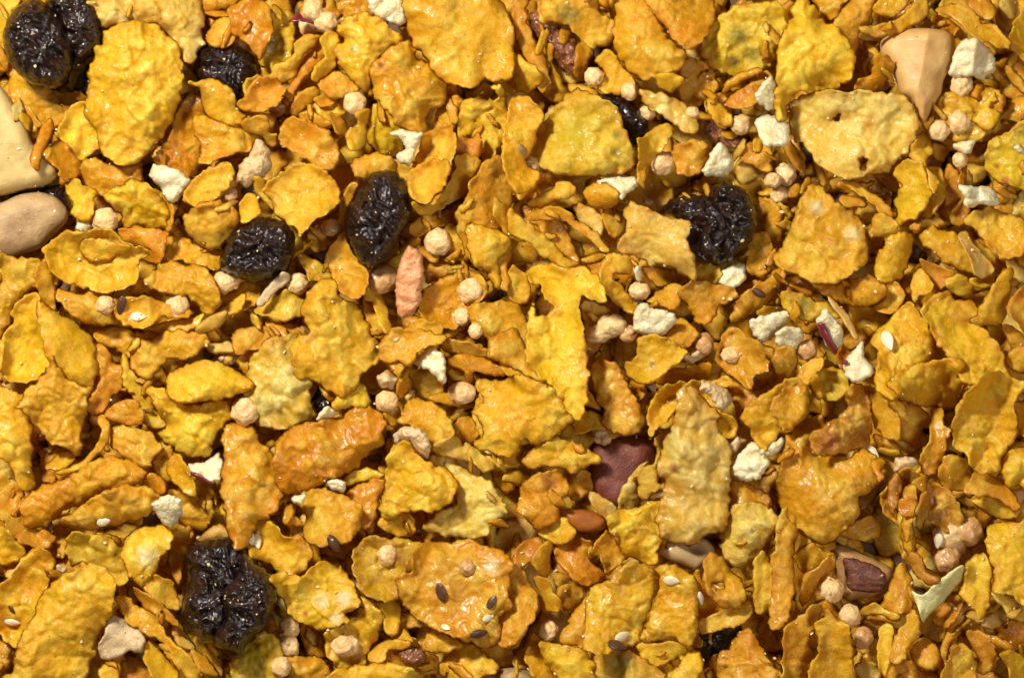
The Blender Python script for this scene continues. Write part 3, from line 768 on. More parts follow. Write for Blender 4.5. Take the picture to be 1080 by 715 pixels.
F 3 f o|brown crinkled gap|170,470 230,450 320,500 380,480 280,580 180,600
F 8 f g|lumpy small|440,310 500,260 560,250 600,290 595,350 560,365 500,350 450,340
F 8 d y|knobbly triangular|465,400 490,360 560,370 620,380 680,450 650,500 640,535 580,535 530,500 470,450
F 6 f l|shaded olive|520,60 570,150 640,200 660,300 700,350 690,380 620,360 590,280 540,230 510,160
F 7 d y|crumbly pale pointed|545,20 640,0 720,-40 820,-30 890,0 830,60 780,90 740,80 690,100 640,165 580,150 555,110
F 5 f g|amber underlying|640,180 700,60 800,80 740,130 700,190
F 9 d y|folded envelope like|705,150 780,110 870,85 950,105 1000,140 1065,180 1030,220 960,245 880,260 790,265 740,265 710,220
F 8 d y|big layered peach toned|610,210 650,195 700,210 730,260 800,270 880,265 965,250 980,310 930,380 900,420 890,480 830,490 760,480 710,440 650,400 700,370 690,340 660,290 640,250
B|1030,300|60|cream ball left of the drooping sugary flake
W popcorn|4|greyish torn chip in shadow above the envelope like cornflake|920,60 990,50 980,100 930,95
F 6 f p|very small backing|860,20 960,10 1000,50 900,60
W apple_piece|7|glittering silver white apple piece with magenta edges|795,525 860,515 920,475 940,520 935,590 890,600 840,570 800,560
P peel|8|magenta skin edge under the silver white apple piece|800,555 840,565 895,600 890,612 840,590 810,570
F 8 v y|sugared oblong|700,540 720,490 760,485 800,550 830,640 820,660 770,640 730,600
F 6 f g|dull behind|650,500 720,450 730,580 690,600 650,550
F 9 d o|big amber ridged|90,690 140,640 220,600 300,570 400,510 500,490 600,540 620,570 560,620 480,640 400,660 350,700 280,715 200,780 120,790 90,740
F 10 d y|second bumpy long|350,700 420,650 490,620 570,615 650,630 680,665 670,700 620,740 520,770 400,800 330,790 250,770
F 8 v o|orange peeking|600,600 640,560 690,590 700,640 650,650
F 7 v g|broad left corner curl of|0,640 50,590 100,640 90,700 130,790 200,800 240,840 180,880 80,850 20,770 -20,700
W white_chunk|10|long pale puffed cluster below the bumpy long flake|640,700 680,660 740,655 770,680 770,740 720,790 680,760
F 9 d g|very large drooping sugary|935,380 1000,340 1070,370 1100,430 1140,460 1180,560 1200,640 1150,740 1080,780 1040,870 980,860 950,740 930,620 945,500
F 5 f l|dim small|830,580 900,600 900,660 850,690 820,640
F 5 f g|dark lower right|700,640 850,660 900,700 860,800 740,760
F 6 f g|shaded layer of|1060,30 1130,40 1140,160 1060,160 1000,120 990,80
T 1 2
F 8 d p|bubbly translucent glazed|0,50 60,0 160,-20 220,10 240,120 240,180 230,240 250,310 220,350 130,380 60,370 -20,350 -60,280 -40,130
F 6 f g|peach upper|-100,-30 40,-60 160,-60 220,-10 120,20 0,40 -80,60
R raisin|3|small dark raisin glimpsed through a gap left of centre|240,170 300,220 330,270 290,320 240,330 200,280 220,220
W white_chunk|8|small white chip at the edge of a raisin gap|250,340 290,280 320,285 345,310 280,340
F 7 f g|tiny dull|270,180 350,190 340,240 310,260 280,220
F 8 d y|sandy rising|320,270 370,180 420,175 470,220 480,290 430,290 380,290 340,300
F 9 d o|large shiny orange humped|85,450 150,370 240,345 330,330 390,295 480,280 540,320 545,400 530,450 450,500 430,545 350,580 260,620 180,645 100,640 80,560
F 6 v g|pink tipped|510,160 560,130 600,170 580,210 540,205
W popcorn|7|beige puffed bit under the shield corner|510,150 550,140 600,170 575,212 520,195
B|550,260|50|whitish tan ball above a slim upright flake
F 6 v y|slim upright little|540,300 600,280 610,320 590,370 550,350
F 7 v g|little brown|590,200 630,130 655,190 630,230 600,250
F 10 f y|ragged wing shaped|520,50 530,0 600,-50 790,-20 780,15 700,40 670,90 640,110 600,90 560,100 520,80
W white_chunk|9|smooth triangular ivory shell like chip|665,95 710,50 750,30 790,60 800,110 800,180 770,175 730,130 690,115
F 7 v g|tan pointed|790,0 880,10 960,30 1000,70 930,75 860,60 790,50
F 8 v g|sandy flattened boat|805,80 850,65 920,65 990,90 1045,130 1040,155 960,140 880,135 820,110
F 6 v y|thin lower boat|810,130 860,130 920,160 910,190 830,170
B|868,225|58|oval cream ball on a slim flake
F 6 v y|slim under ball|730,240 820,225 900,270 950,270 940,290 860,290 780,270
F 5 f g|translucent brown|640,120 750,140 800,210 740,260 670,240 660,180
F 4 f o|reddish deep|700,140 760,150 810,190 780,220 720,200
F 8 d y|blunt rounded dimpled|605,320 640,260 700,245 770,280 820,330 830,400 780,440 720,440 700,390 610,360
W popcorn|9|large cream puffed popcorn piece|580,400 610,370 660,360 710,390 735,440 725,500 690,480 640,430 590,440
F 9 d y|big bumpy mitten shaped|560,480 600,430 650,430 700,500 740,520 820,560 850,620 820,680 760,715 680,720 600,740 560,760 520,720 540,620 545,560
F 8 v p|worm like ridged|870,450 900,440 1000,500 1010,540 960,555 880,510 760,480 745,440 830,410 865,420
F 7 f p|wide pale veined|730,520 800,480 900,560 990,600 1025,650 1060,720 1000,780 960,830 880,840 760,820 700,800 760,730 850,670
F 9 d g|wavy edged massive|910,310 960,260 920,190 960,165 1050,170 1100,140 1200,150 1300,200 1330,240 1350,320 1290,390 1200,440 1130,430 1080,490 1000,480 920,450 950,400 940,340
F 5 f o|dark amber triangular|830,360 900,320 940,380 910,440 850,410
S flax_seed|7|500,505|45|15|grey flax seed sunk between two orange humps
S flax_seed|6|560,410|38|80|half hidden brown flax seed beside the popcorn piece
F 6 f y|glassy sugary|370,590 430,540 540,560 520,590 440,610 380,620
F 7 f o|amber glazed|380,650 480,590 540,600 520,680 500,760 450,800 400,740
W white_chunk|8|little pale curled chip below the orange humped flake|290,610 320,585 375,600 370,640 320,635
F 9 f y|round thin|160,680 220,640 290,620 360,650 430,680 450,720 440,790 400,840 330,870 260,860 200,830 210,740
W white_chunk|10|small pale crumb on the rim of a round thin flake|155,665 215,645 210,680 165,690
F 6 f y|bright yellow lower|70,690 160,690 160,740 100,770 40,770
F 5 v g|shaded brown right|980,490 1080,530 1100,600 1060,650 1000,600
T 2 2
F 9 d y|smooth edged crescent|-80,0 0,-50 40,0 80,50 160,80 250,160 250,180 160,180 80,170 20,130 -60,90 -100,50
F 7 f g|yellow glossy draped|340,100 440,100 480,180 520,240 540,280 560,340 530,390 460,405 390,370 380,300 350,230
F 6 v g|tan left overlooked|240,190 280,180 340,240 380,300 320,280 270,250
F 6 f g|sugar glazed|240,340 300,290 380,320 400,370 340,380 280,400
W popcorn|5|pinkish tan crumb above the red brown nut|330,370 380,370 420,410 410,440 360,440 340,410
F 9 v y|rolled lower|470,110 530,70 530,0 600,-20 730,40 700,90 640,140 560,185 500,165
K|590,102|28|green
W popcorn|5|brown crumb cluster at a dark gap|710,60 800,20 830,50 770,100 730,90
F 4 v o|red brown ridge like|560,190 640,140 740,110 830,100 840,160 740,180 640,190
B|810,20|50|brown ball above the ridge of the huge cream topped flake
F 8 c g|small dark rimmed glazed|855,90 870,20 900,-40 960,-40 1060,60 1080,130 1020,150 1005,210 950,170 890,130
B|920,65|38|oblong cream grain on a dark rimmed flake
F 6 f g|shaded glazed|960,0 1100,40 1090,160 1000,140
F 6 f g|dull shaded|920,160 1000,210 1060,220 1000,300 970,360 940,300
F 8 c y|square edged backing|575,290 620,210 690,180 830,170 900,150 920,190 860,220 930,240 870,290 940,340 940,400 900,415 860,380 700,300 660,340 600,380 580,430 570,350
W popcorn|9|pinkish cream crusty lump on top of the huge upright flake|800,175 850,180 890,200 930,245 890,300 860,290 830,240 790,210
F 10 d p|huge upright cream topped glossy|730,190 780,210 820,260 870,310 870,380 915,440 925,520 920,620 915,720 890,800 830,820 760,860 680,860 620,820 610,740 630,660 640,600 610,560 620,480 650,400 680,330 690,240
K|700,620|100|amber
K|680,540|40|brown
F 8 v l|bright lemon crooked|530,560 590,520 610,470 600,420 660,380 640,460 610,540 620,620 580,660 540,670
N red_nut|3|smooth red brown nut deep in a gap|340,450 440,410 560,410 600,470 590,560 540,640 460,720 380,690 330,600
F 6 f p|papery tan|450,660 480,600 540,530 580,510 560,560 530,600 540,680 500,730 450,720
F 6 v p|thin papery lower|330,640 400,670 440,730 400,760 340,700
F 8 d y|large lumpy oval|-100,180 0,200 120,180 220,200 275,240 260,320 200,400 110,430 0,440 -110,430 -150,380 -160,260
F 8 d y|saw toothed|50,490 100,440 180,410 240,430 300,450 340,470 380,510 310,540 260,560 200,545 140,530 70,550 40,520
F 6 v p|white tipped|250,545 300,540 275,585
F 5 v p|slender pale|0,150 50,180 90,200 10,210
F 7 f y|left continuing sandy|-60,440 40,440 40,520 0,540 -80,520
F 8 v g|tiny torn|230,380 270,440 300,430 310,480 270,470
F 8 d o|spotted brown|50,600 110,560 180,550 230,590 240,640 200,700 200,760 150,780 100,800 60,760 20,700
K|150,600|60|brown
F 6 f y|thin peach lipped|0,550 80,570 60,620 0,610 -40,590
F 4 f o|shaded dark orange|240,560 330,560 330,640 250,680
W white_chunk|8|torn white curl beside a deep brown gap|930,530 960,480 1010,430 1060,460 1080,440 1080,520 1050,580 990,595 940,580
W popcorn|6|beige crumb above the torn white curl|905,450 950,400 990,430 940,490
F 9 v y|orange rimmed looping|960,340 990,280 1050,230 1120,190 1180,160 1250,200 1240,290 1180,380 1120,400 1080,460 1050,460 1010,410 1000,370
F 6 f g|glazed olive|925,600 1000,610 1080,660 1090,760 940,740
T 3 2
F 8 v y|small upright sugared|20,50 60,25 110,40 120,110 110,180 65,200 45,160 20,130
B|165,45|44|brown ball below the orange stained white chip
F 8 v g|narrow bending|130,140 170,90 230,70 220,130 170,190 130,190
F 9 d y|shiny bean shaped|0,280 50,220 130,190 170,220 175,290 140,350 70,390 40,360 20,320
W apple_piece|10|white tooth shaped chip with a red spot|310,100 360,40 400,0 400,60 440,130 400,170 350,182 320,150
P peel|11|red spot on the white tooth shaped chip|305,88 330,88 332,102 310,105
F 9 d y|broad light grained|500,170 560,130 600,110 680,90 770,75 830,100 800,150 820,190 800,240 780,290 690,285 600,270 540,240 500,200
F 8 v g|mid shaded|400,160 500,130 520,190 600,270 500,220 420,190
F 6 f l|brown tinted broad|190,180 240,120 320,130 340,200 310,250 230,250 190,230
F 9 d o|glazed orange crusted|180,460 170,410 250,350 330,290 320,230 360,185 410,200 430,260 430,330 440,380 410,450 350,470 260,490 200,485
K|260,430|80|red
F 8 f y|rounded smooth|430,220 490,250 540,310 555,370 540,430 480,400 440,350
F 6 d g|wide brown gold|400,200 480,210 560,260 640,280 680,330 650,400 640,460 560,490 480,470 440,400 520,400 460,300
F 8 d g|very large sugary round|80,400 160,340 230,320 250,400 200,470 330,490 410,460 480,520 490,580 430,640 380,680 390,740 330,800 260,860 180,840 100,780 50,700 35,600 60,500
E sesame_seed|11|440,475|50|45|white sesame seed above the very large sugary round cornflake
F 8 v o|tiny curled orange|430,510 490,505 495,530 470,550 490,580 460,600 440,560
F 8 v g|thin curled glazed|640,490 680,420 680,340 700,290 740,290 735,350 765,380 750,440 740,500 700,570 650,560
F 10 c y|great shell shaped|770,400 775,310 820,230 880,160 930,135 1000,140 1060,180 1080,200 1030,260 1040,340 1040,400 990,480 970,550 870,560 830,490 780,460
F 9 v o|inner orange tongue of the great shell|820,440 810,360 850,280 900,230 980,220 1000,260 950,310 940,400 900,455 860,450
F 9 f g|smooth right edge bulging|1020,270 1060,260 1120,250 1140,440 1080,420 1050,360
F 8 v g|smooth round ended|715,560 740,490 800,490 860,550 840,620 790,640 730,610
F 9 v g|smooth draped long|820,640 850,580 900,550 970,580 1040,650 1060,700 1030,720 960,670 870,655
F 9 d y|notched|985,510 1000,470 1080,455 1120,460 1110,640 1060,620 1010,620 980,560
F 7 v y|plain lower bright|860,680 940,660 1010,690 1070,730 1000,760 920,730
F 10 v g|small crusty upright slat of|500,600 540,560 560,600 545,680 520,740 500,700
F 10 v g|thin crusty standing slat of|570,620 610,610 620,690 600,780 580,860 560,800 565,700
F 10 v o|crusty curled inner|540,680 600,660 640,700 620,740 560,740
F 10 v g|crusty slanting narrow|620,700 650,640 680,660 670,740 640,800 620,780
W popcorn|9|brown crusty lump topping the tangled cluster|530,500 600,490 630,520 570,550 530,560
F 9 c g|tangled crusty upright|470,660 520,590 550,550 600,540 640,580 650,640 620,700 600,790 570,800 520,760 480,720
F 9 v g|wedge topped|600,600 650,570 670,580 660,670 630,700 610,660
F 8 c g|round backed crusty cluster|660,640 680,590 740,620 800,690 820,760 780,820 700,780 650,740
F 7 f g|pinkish rough right edge|1000,60 1060,30 1100,40 1100,140 1040,130 1000,110
F 2 f o|deep dark brown|840,80 950,50 980,120 900,130
F 4 f g|brown shaded|810,140 880,130 880,170 820,220
W apple_piece|8|white torn chip with pink blushes at a dark gap|0,440 60,410 65,450 20,490 -40,480 -30,450
F 4 v g|thin hidden|-40,400 30,360 50,400 10,410
T 0 3
F 10 d y|giant long tongue like|-10,760 0,715 60,680 75,600 100,520 150,450 160,390 200,340 250,290 310,260 380,230 440,240 480,280 490,340 480,400 460,460 430,510 400,560 405,610 380,640 360,710 320,760 150,790
F 7 f y|left edge rumpled pale|-40,90 30,80 70,130 105,170 100,200 60,230 -40,230
F 7 c o|syrup glazed round|-20,330 40,290 100,200 160,160 220,190 230,240 200,350 170,430 140,490 90,570 60,585 20,550 -20,480
P oat_sliver|6|small tan flat chip beside the syrup glazed flake|200,240 250,235 285,255 240,300 205,305
F 5 f p|small tan behind|10,220 70,230 50,290 15,280
E sesame_seed|10|50,480|46|5|white sesame seed under a slanting dark flax seed near the left edge
S flax_seed|10|50,425|30|55|slanting dark flax seed near the left edge
F 8 f l|ragged greenish leafy|275,180 310,100 400,105 470,130 530,190 545,290 490,330 420,280 350,230 310,250 290,220
F 4 v o|amber gap filling|130,110 200,110 290,120 300,180 240,210 150,180
F 9 d y|tilted orange tipped kidney shaped|515,160 540,110 600,80 700,75 735,110 720,170 680,210 660,270 620,300 600,330 560,300 525,240
K|620,200|80|pale
E sesame_seed|9|440,55|40|-15|half buried white sesame seed above the greenish leafy flake
F 8 v y|lower lobed|600,320 650,275 720,300 750,350 760,400 740,430 680,400 630,360
F 5 v g|tall orange vertical|700,170 740,100 800,80 800,150 770,250 750,320 700,200
F 8 v g|boomerang long|490,380 520,360 580,410 650,440 700,520 780,600 840,670 830,720 780,700 720,640 680,560 600,520 530,470
F 8 v g|slim knife like|560,330 610,350 680,390 740,460 750,500 680,460 600,410
F 7 v y|narrow lower forked|620,545 660,570 700,630 760,700 720,760 650,700 610,640
F 6 f g|dim orange behind|750,470 800,560 850,640 840,710 760,600 720,520
P oat_flake|7|fan shaped tan oat flake right of the giant tongue like cornflake|410,590 440,530 450,470 490,450 540,475 600,520 615,560 590,610 540,600 500,630 460,640 425,630
F 6 v y|small bright lower|415,650 500,655 510,690 480,760 420,740
F 4 f o|dark orange at foot|510,650 620,640 690,700 640,780 520,780
R raisin|8|left glossy half of the raisin pair near the bottom|780,190 810,150 880,125 960,120 1030,140 1080,190 1080,280 1060,360 1040,450 1000,530 930,570 850,560 800,500 765,440 772,370 790,290
R raisin|9|right dusty half of the raisin pair near the bottom|1030,180 1080,225 1140,270 1168,350 1150,430 1115,500 1060,545 1015,605 960,590 915,575 905,520 945,460 940,400 935,340 985,290 1010,230
F 5 f p|pale pinkish crest behind|830,150 870,90 920,65 990,110 1000,140 900,130
F 7 f y|small upright leaf|920,0 960,-30 1020,-10 1040,30 990,65 950,50
E sesame_seed|10|1053,120|48|65|steep white sesame seed above the bottom raisin pair
F 8 f l|broad dimpled lemon|970,650 1010,600 1050,560 1110,520 1180,560 1200,640 1180,740 1100,800 990,790 970,720
K|1080,620|60|olive
F 7 f g|lower curved|1035,180 1090,165 1120,190 1110,230 1060,205
F 5 f g|tiny lower left|-40,550 40,580 50,640 0,700 -40,700
F 5 v g|thick dim|40,40 110,90 200,110 140,140 60,100 0,40
T 1 3
F 8 f y|broad descending|-30,60 60,50 120,110 200,140 240,190 200,270 150,290 90,260 20,220 -30,190
F 7 f g|dark tan translucent|120,150 180,110 240,180 230,240 170,240
S flax_seed|7|85,45|36|20|flat brown flax seed on the left rim of the round thin flake
F 5 f p|sandy behind|160,40 230,30 250,90 230,120 150,120
E sesame_seed|10|5,135|44|75|long white sesame seed at the left of a folded flake
S flax_seed|11|330,145|58|58|dark flax seed on the round thin pale cornflake
F 9 f y|lumpy greenish gold|65,290 100,265 200,280 250,230 340,230 390,280 435,360 430,420 370,440 400,470 330,500 270,510 200,480 150,450 120,400 90,350
K|210,440|24|red
K|280,385|60|pale
K|370,380|60|pale
K|340,460|50|pale
F 8 c l|round smoky glazed|410,190 440,140 500,115 560,120 640,130 700,150 650,200 620,280 600,340 600,385 520,385 450,350 420,290
K|600,200|70|brown
B|555,195|52|tan crumb ball set in the round smoky glazed flake
F 7 f y|translucent bubbly|290,520 350,490 430,440 440,370 500,400 535,460 520,530 480,600 450,670 380,690 330,660 290,590
B|375,575|58|large cream ball on the translucent bubbly flake
F 7 f y|ribbed small|490,400 560,385 605,400 610,470 590,530 540,520 540,440
F 10 f g|big glossy seeded|650,200 690,150 780,145 860,130 950,150 1060,190 1075,280 1060,350 1080,400 1030,460 1030,540 990,580 900,560 820,530 740,500 680,460 640,430 600,360 590,280 660,260
K|800,230|70|amber
K|850,350|80|amber
K|990,240|60|pale
S flax_seed|12|780,350|58|75|upright oval brown flax seed on the big glossy seeded flake
S flax_seed|12|992,390|44|-60|dark flax seed on the right side of the big glossy seeded flake
S flax_seed|12|938,523|52|-12|dark flax seed lowest on the big glossy seeded flake
E sesame_seed|12|978,455|36|-30|white sesame seed between two dark flax seeds
E sesame_seed|11|800,495|28|20|small white seed on the lower rim of the big glossy seeded flake
B|890,245|46|ball baked under the glaze of the big glossy seeded flake
B|140,500|50|top ball of a stack of three cream balls
B|135,580|58|middle ball of a stack of three cream balls
B|108,665|48|bottom ball of a stack of three cream balls
F 6 f l|greenish bumpy lower|-60,560 40,520 100,600 80,700 60,780 -80,780
F 7 d o|rounded orange bottom|120,640 200,620 290,640 320,700 300,780 160,790 100,740
F 10 d y|glowing bottom centre|280,760 300,700 370,670 480,650 600,650 680,690 710,760 600,830 380,830
F 7 v g|arched small|470,640 510,570 580,550 650,555 640,590 560,600 540,650
D dried_fruit|7|glossy amber dried fruit knob near the bottom|600,610 640,575 700,590 720,640 670,665 620,650
F 6 v g|glazed piece around dried fruit|520,630 640,540 720,600 780,640 760,700 640,680
F 6 f y|small yellow arrow like|560,500 620,490 660,560 620,560 570,550
F 8 f y|short frilly pale|700,580 740,500 830,540 870,570 820,600 740,610
F 7 d g|smooth dark grained|770,650 830,590 900,570 960,600 1020,670 960,710 880,730 800,720
N nut|6|smooth tan nut top at the bottom edge|880,750 920,700 1000,680 1100,670 1180,700 1220,760 1100,800 920,800
F 6 v g|right dim|1030,560 1040,480 1080,420 1120,470 1110,570 1060,590
F 5 f o|dark red right|940,590 1060,570 1100,660 1020,670
F 6 f g|bright leafy top centre|510,70 560,20 640,20 670,60 660,110 580,115
F 5 f o|tall amber top|450,-30 510,-30 500,80 470,110 450,60
F 5 f g|shaded mid gap|600,440 690,460 700,500 600,500
F 4 f o|dim brown gap|180,490 260,520 300,620 220,620
T 2 3
F 9 v g|tall curled big|-40,260 0,240 50,240 80,330 110,340 110,420 60,520 0,570 -60,560
F 8 v y|white lipped twisted|80,230 100,170 150,140 170,160 160,260 150,290 130,290
F 8 v g|lower twisting|95,290 150,290 170,340 200,380 200,430 130,430 110,350
F 5 v o|dim orange arc|0,200 60,130 130,140 80,220 20,250
F 7 f g|small crinkled|110,100 180,40 230,40 270,100 260,130 190,155
N red_nut|5|rounded amber brown nut with a sharp edge|190,0 250,0 340,10 400,45 390,90 330,110 270,100 220,50
F 6 v o|burnt browned|190,150 260,130 340,140 330,220 390,280 340,330 260,300 200,230
F 8 c g|folded leaf like|330,180 370,120 400,90 440,150 470,210 430,260 400,275 370,210
F 9 d y|tall knobbly bumpy|400,30 480,0 600,-30 650,0 650,100 620,150 610,230 580,240 520,210 470,190 450,130 410,100
N nut|5|clear greyish nut chunk below the huge upright cream topped flake|620,180 660,130 740,110 820,130 860,180 830,240 780,265 720,240 660,220
F 8 d p|honey coloured broad|870,150 900,60 930,-20 1060,-20 1130,60 1070,150 1030,220 1030,300 960,260 900,210
F 10 d y|bright oblong with a notch and|800,260 820,190 870,190 920,250 970,320 985,380 910,420 850,390 810,330
H|862,325|22
F 8 f y|jagged underlying|780,480 860,440 1000,390 1010,450 950,490 900,500 830,520 785,520
F 6 f g|dull tan|780,260 830,350 900,420 860,470 790,460 760,340
R raisin|4|dark raisin deep in the lower gap|770,560 800,510 900,500 970,480 980,530 900,610 860,640 800,630
F 10 v y|glistening left half like|300,540 310,460 310,380 350,320 440,300 460,240 530,225 600,260 630,300 600,380 570,450 540,560 440,590 360,610 310,590
F 9 f g|shaded left slope|200,560 220,500 270,420 330,350 320,470 310,580 240,570
F 10 d g|glistening orange right half like|600,250 650,230 720,250 775,290 790,370 780,460 780,530 740,575 680,540 600,555 540,550 580,440 610,360 620,290
E sesame_seed|12|668,300|46|5|white sesame seed at the top of a glistening orange flake
E sesame_seed|11|793,375|40|80|white sesame seed on edge at the right rim of a glistening flake
E sesame_seed|12|462,535|44|-30|white sesame seed resting across a black seed
S flax_seed|11|440,572|58|15|nearly black flax seed under a white sesame seed
F 8 f y|pale ragged hanging|530,550 600,560 690,550 740,580 720,640 660,640 620,670 560,640 530,610
F 8 f l|wide brown freckled|340,620 450,590 530,610 620,670 640,715 560,780 360,780
K|460,650|90|green
F 9 d y|smooth knob ended|650,700 700,650 760,590 800,620 800,680 760,740 700,780 640,760
F 7 v g|orange arm like|50,590 100,520 140,570 130,620 200,680 250,760 160,780 80,690
F 9 d y|bright banana shaped|120,560 200,570 280,590 340,640 350,710 320,760 240,760 170,690 130,620
B|155,515|46|pinkish grain ball above the bright banana shaped flake
F 6 f p|pale left corner|0,640 50,590 70,650 60,680 10,670
N nut|6|thin tan nut edge under the pale corner flake|-40,700 20,675 90,710 80,780 -40,780
F 9 d g|grainy pyramid like|860,640 900,590 960,520 1010,510 1050,570 1070,630 1140,700 1100,800 860,800 870,700
F 4 f g|grey shadowed|200,330 300,320 290,400 240,440 190,390
F 5 f o|dim lower right|800,680 880,620 880,800 760,800
F 4 f g|shadowed right|960,470 1080,450 1090,540 1010,540
T 3 3
F 9 v y|long knobbly finger like|30,100 50,10 90,0 90,50 120,80 110,180 110,330 90,420 70,490 30,510 0,480 10,350 20,280 0,200 30,180
F 8 v y|crooked left of finger|-60,230 -10,180 20,280 20,400 -20,440 -60,420
F 7 f p|tan under finger|90,430 110,340 100,480 60,500
F 5 f g|smooth shaded|110,60 200,120 130,190 110,180
F 7 v o|brown glazed ribbon|150,280 190,260 230,220 270,180 280,250 220,290 190,360 160,410 135,400
F 5 v o|smooth brown overhanging|120,190 220,130 270,180 240,260 160,270 120,230
A almond|4|brown almond with a peeled tan rim|260,160 310,150 380,180 460,220 530,260 530,310 490,360 420,380 330,390 310,320 280,230
F 6 v o|translucent red brown spike like|480,400 520,320 555,230 600,260 610,340 600,430 560,450 500,430
B|270,345|64|hollow tan ball left of the almond
B|345,450|52|cream tan ball below the almond
B|400,545|52|glossy amber ball in a gap
F 6 v y|thin yellow rimmed|380,440 440,400 500,420 560,450 540,480 470,450 400,455
F 9 v g|smooth tall left of pair|60,580 70,500 130,450 190,400 230,420 210,480 170,560 190,650 180,760 60,760 55,660
F 10 v y|smooth broad right of pair|170,650 210,600 190,500 230,450 280,450 330,490 345,560 350,650 350,760 180,780
F 8 v y|upright slim small|460,640 470,500 520,490 525,560 500,690 480,700
F 6 v p|small curved bottom|365,660 430,645 475,680 470,720 390,720
F 9 v y|little bent|510,640 530,540 570,480 610,420 640,460 630,550 580,590 580,630 530,650
P oat_hull|9|pale green dried leaf like shard with a folded tip|600,345 650,360 700,310 760,265 815,235 820,290 780,340 730,400 680,440 650,480 630,420
F 9 f y|kite shaped|800,360 820,300 830,230 890,185 920,200 940,260 935,370 900,465 870,440 840,400
F 9 d y|broad grooved|910,130 950,60 1050,60 1100,50 1140,200 1120,440 1060,400 1000,360 940,350 940,240
F 7 f p|pale layer beneath grooved|935,355 1000,360 1080,410 1110,470 1040,470 990,420
B|765,115|62|glazed ball in the tangled cluster
B|840,95|58|amber ball at the right of the tangled cluster
B|755,215|56|dusky ball below the tangled cluster
E sesame_seed|10|715,135|44|95|curled white seed on the tangled cluster
F 8 v g|hanging ragged|550,110 620,100 620,190 680,250 740,300 690,310 620,270 570,210
F 10 v g|crusty twisted lower|590,180 640,200 660,260 720,290 690,320 640,300 600,250
F 9 v y|tall golden upper|540,-20 600,-20 610,100 600,200 560,150
F 6 v g|shaded smooth right|880,-30 1000,-20 1050,50 1000,50 930,10
F 6 v g|long curved central|720,690 730,590 760,490 830,390 850,420 820,510 770,590 740,700
F 6 f o|pinkish tan shaded|700,460 780,360 820,400 770,490 730,500
F 7 d g|smooth brown egg like|600,620 620,550 680,550 720,600 730,660 660,680
F 8 c g|hollow folded|720,720 760,600 820,570 870,630 880,690 840,780 720,780
F 7 f g|torn brown tipped|835,525 910,520 950,570 960,640 920,700 880,680 880,620
F 5 f p|small crumpled pale|890,480 950,430 1020,420 1000,480 940,510
F 8 v y|bright corner|970,610 1030,600 1090,650 1100,760 1040,760 1000,660
F 4 f o|dark shaded corner|960,500 1080,480 1080,590 1000,590
F 5 f o|dark amber lower|500,690 600,640 700,700 720,780 500,780
F 7 f y|lower left corner small|-30,640 20,630 60,680 60,780 -40,780
F 5 f g|dim gold shelf|300,100 360,60 440,30 480,110 400,140 320,120
B|800,160|44|brown glazed ball under the amber ball
"""
parse(DATA)
random.seed(3)

# ------------------------------------------------------------------ surface below the heap
bm_v = [(-60, -60, 0), (66, -60, 0), (66, 52, 0), (-60, 52, 0)]
me = bpy.data.meshes.new('tabletop'); me.from_pydata(bm_v, [], [(0, 1, 2, 3)]); me.materials.append(M['table'])
o = bpy.data.objects.new('tabletop', me); COL.objects.link(o); o.location = (0, 0, 0); o['kind'] = 'structure'

# ------------------------------------------------------------------ loose cereal underneath (nobody could count it)
def blob(cx, cy, a, b, rot, r):
    n = 11; P = []
    for k in range(n):
        t = 2*math.pi*k/n; q = 1+r.uniform(-.22, .22)
        x, y = a*q*math.cos(t), b*q*math.sin(t)
        P.append((cx+x*math.cos(rot)-y*math.sin(rot), cy+x*math.sin(rot)+y*math.cos(rot)))
    return P
pieces = [p for p in PIECES if p['t'] == 'F']
for p in pieces:
    p['P'] = smooth_poly(p['p']); p['A'] = area(p['P'])
# what each traced flake still shows once the later ones lie on it
lab = np.zeros(HM.shape, int)
yy, xx = np.mgrid[0:HM.shape[0], 0:HM.shape[1]]; gx = GX0+xx*GS; gy = GY0+yy*GS
frame = (gx >= 0) & (gx < 1080) & (gy >= 0) & (gy < 715)
def box_of(P):
    i0 = max(0, int((P[:,1].min()-GY0)/GS)-1); i1 = int((P[:,1].max()-GY0)/GS)+2
    j0 = max(0, int((P[:,0].min()-GX0)/GS)-1); j1 = int((P[:,0].max()-GX0)/GS)+2
    return slice(i0, i1), slice(j0, j1)
order = sorted(range(len(PIECES)), key=lambda i: (PIECES[i]['z'], i))
for p in PIECES:
    if p['t'] == 'B' and ('under' in p['label'] or 'hidden' in p['label'] or 'sunk' in p['label']) : p['z'] = 7.5
    if p['t'] == 'B' and 'seeded' in p['label']: p['z'] = 10.5
order = sorted(range(len(PIECES)), key=lambda i: (PIECES[i]['z'], i))
for i in order:
    p = PIECES[i]
    P = smooth_poly(p['p'], 6) if 'p' in p else None
    if P is None:
        m = (gx-p['c'][0])**2+(gy-p['c'][1])**2 < (p['r'])**2; lab[m] = i+1
    else:
        s_ = box_of(P); m = inside(gx[s_], gy[s_], P); q = lab[s_]; q[m] = i+1
cnt = np.bincount(lab[frame].ravel(), minlength=len(PIECES)+1)
for i, p in enumerate(PIECES): p['vis'] = int(cnt[i+1])
fl = sorted(pieces, key=lambda p: -p['vis'])
for k, p in enumerate(fl): p['own'] = k < 298 and p['vis'] > 12
print('cornflakes traced', len(pieces), 'own', sum(p['own'] for p in pieces))

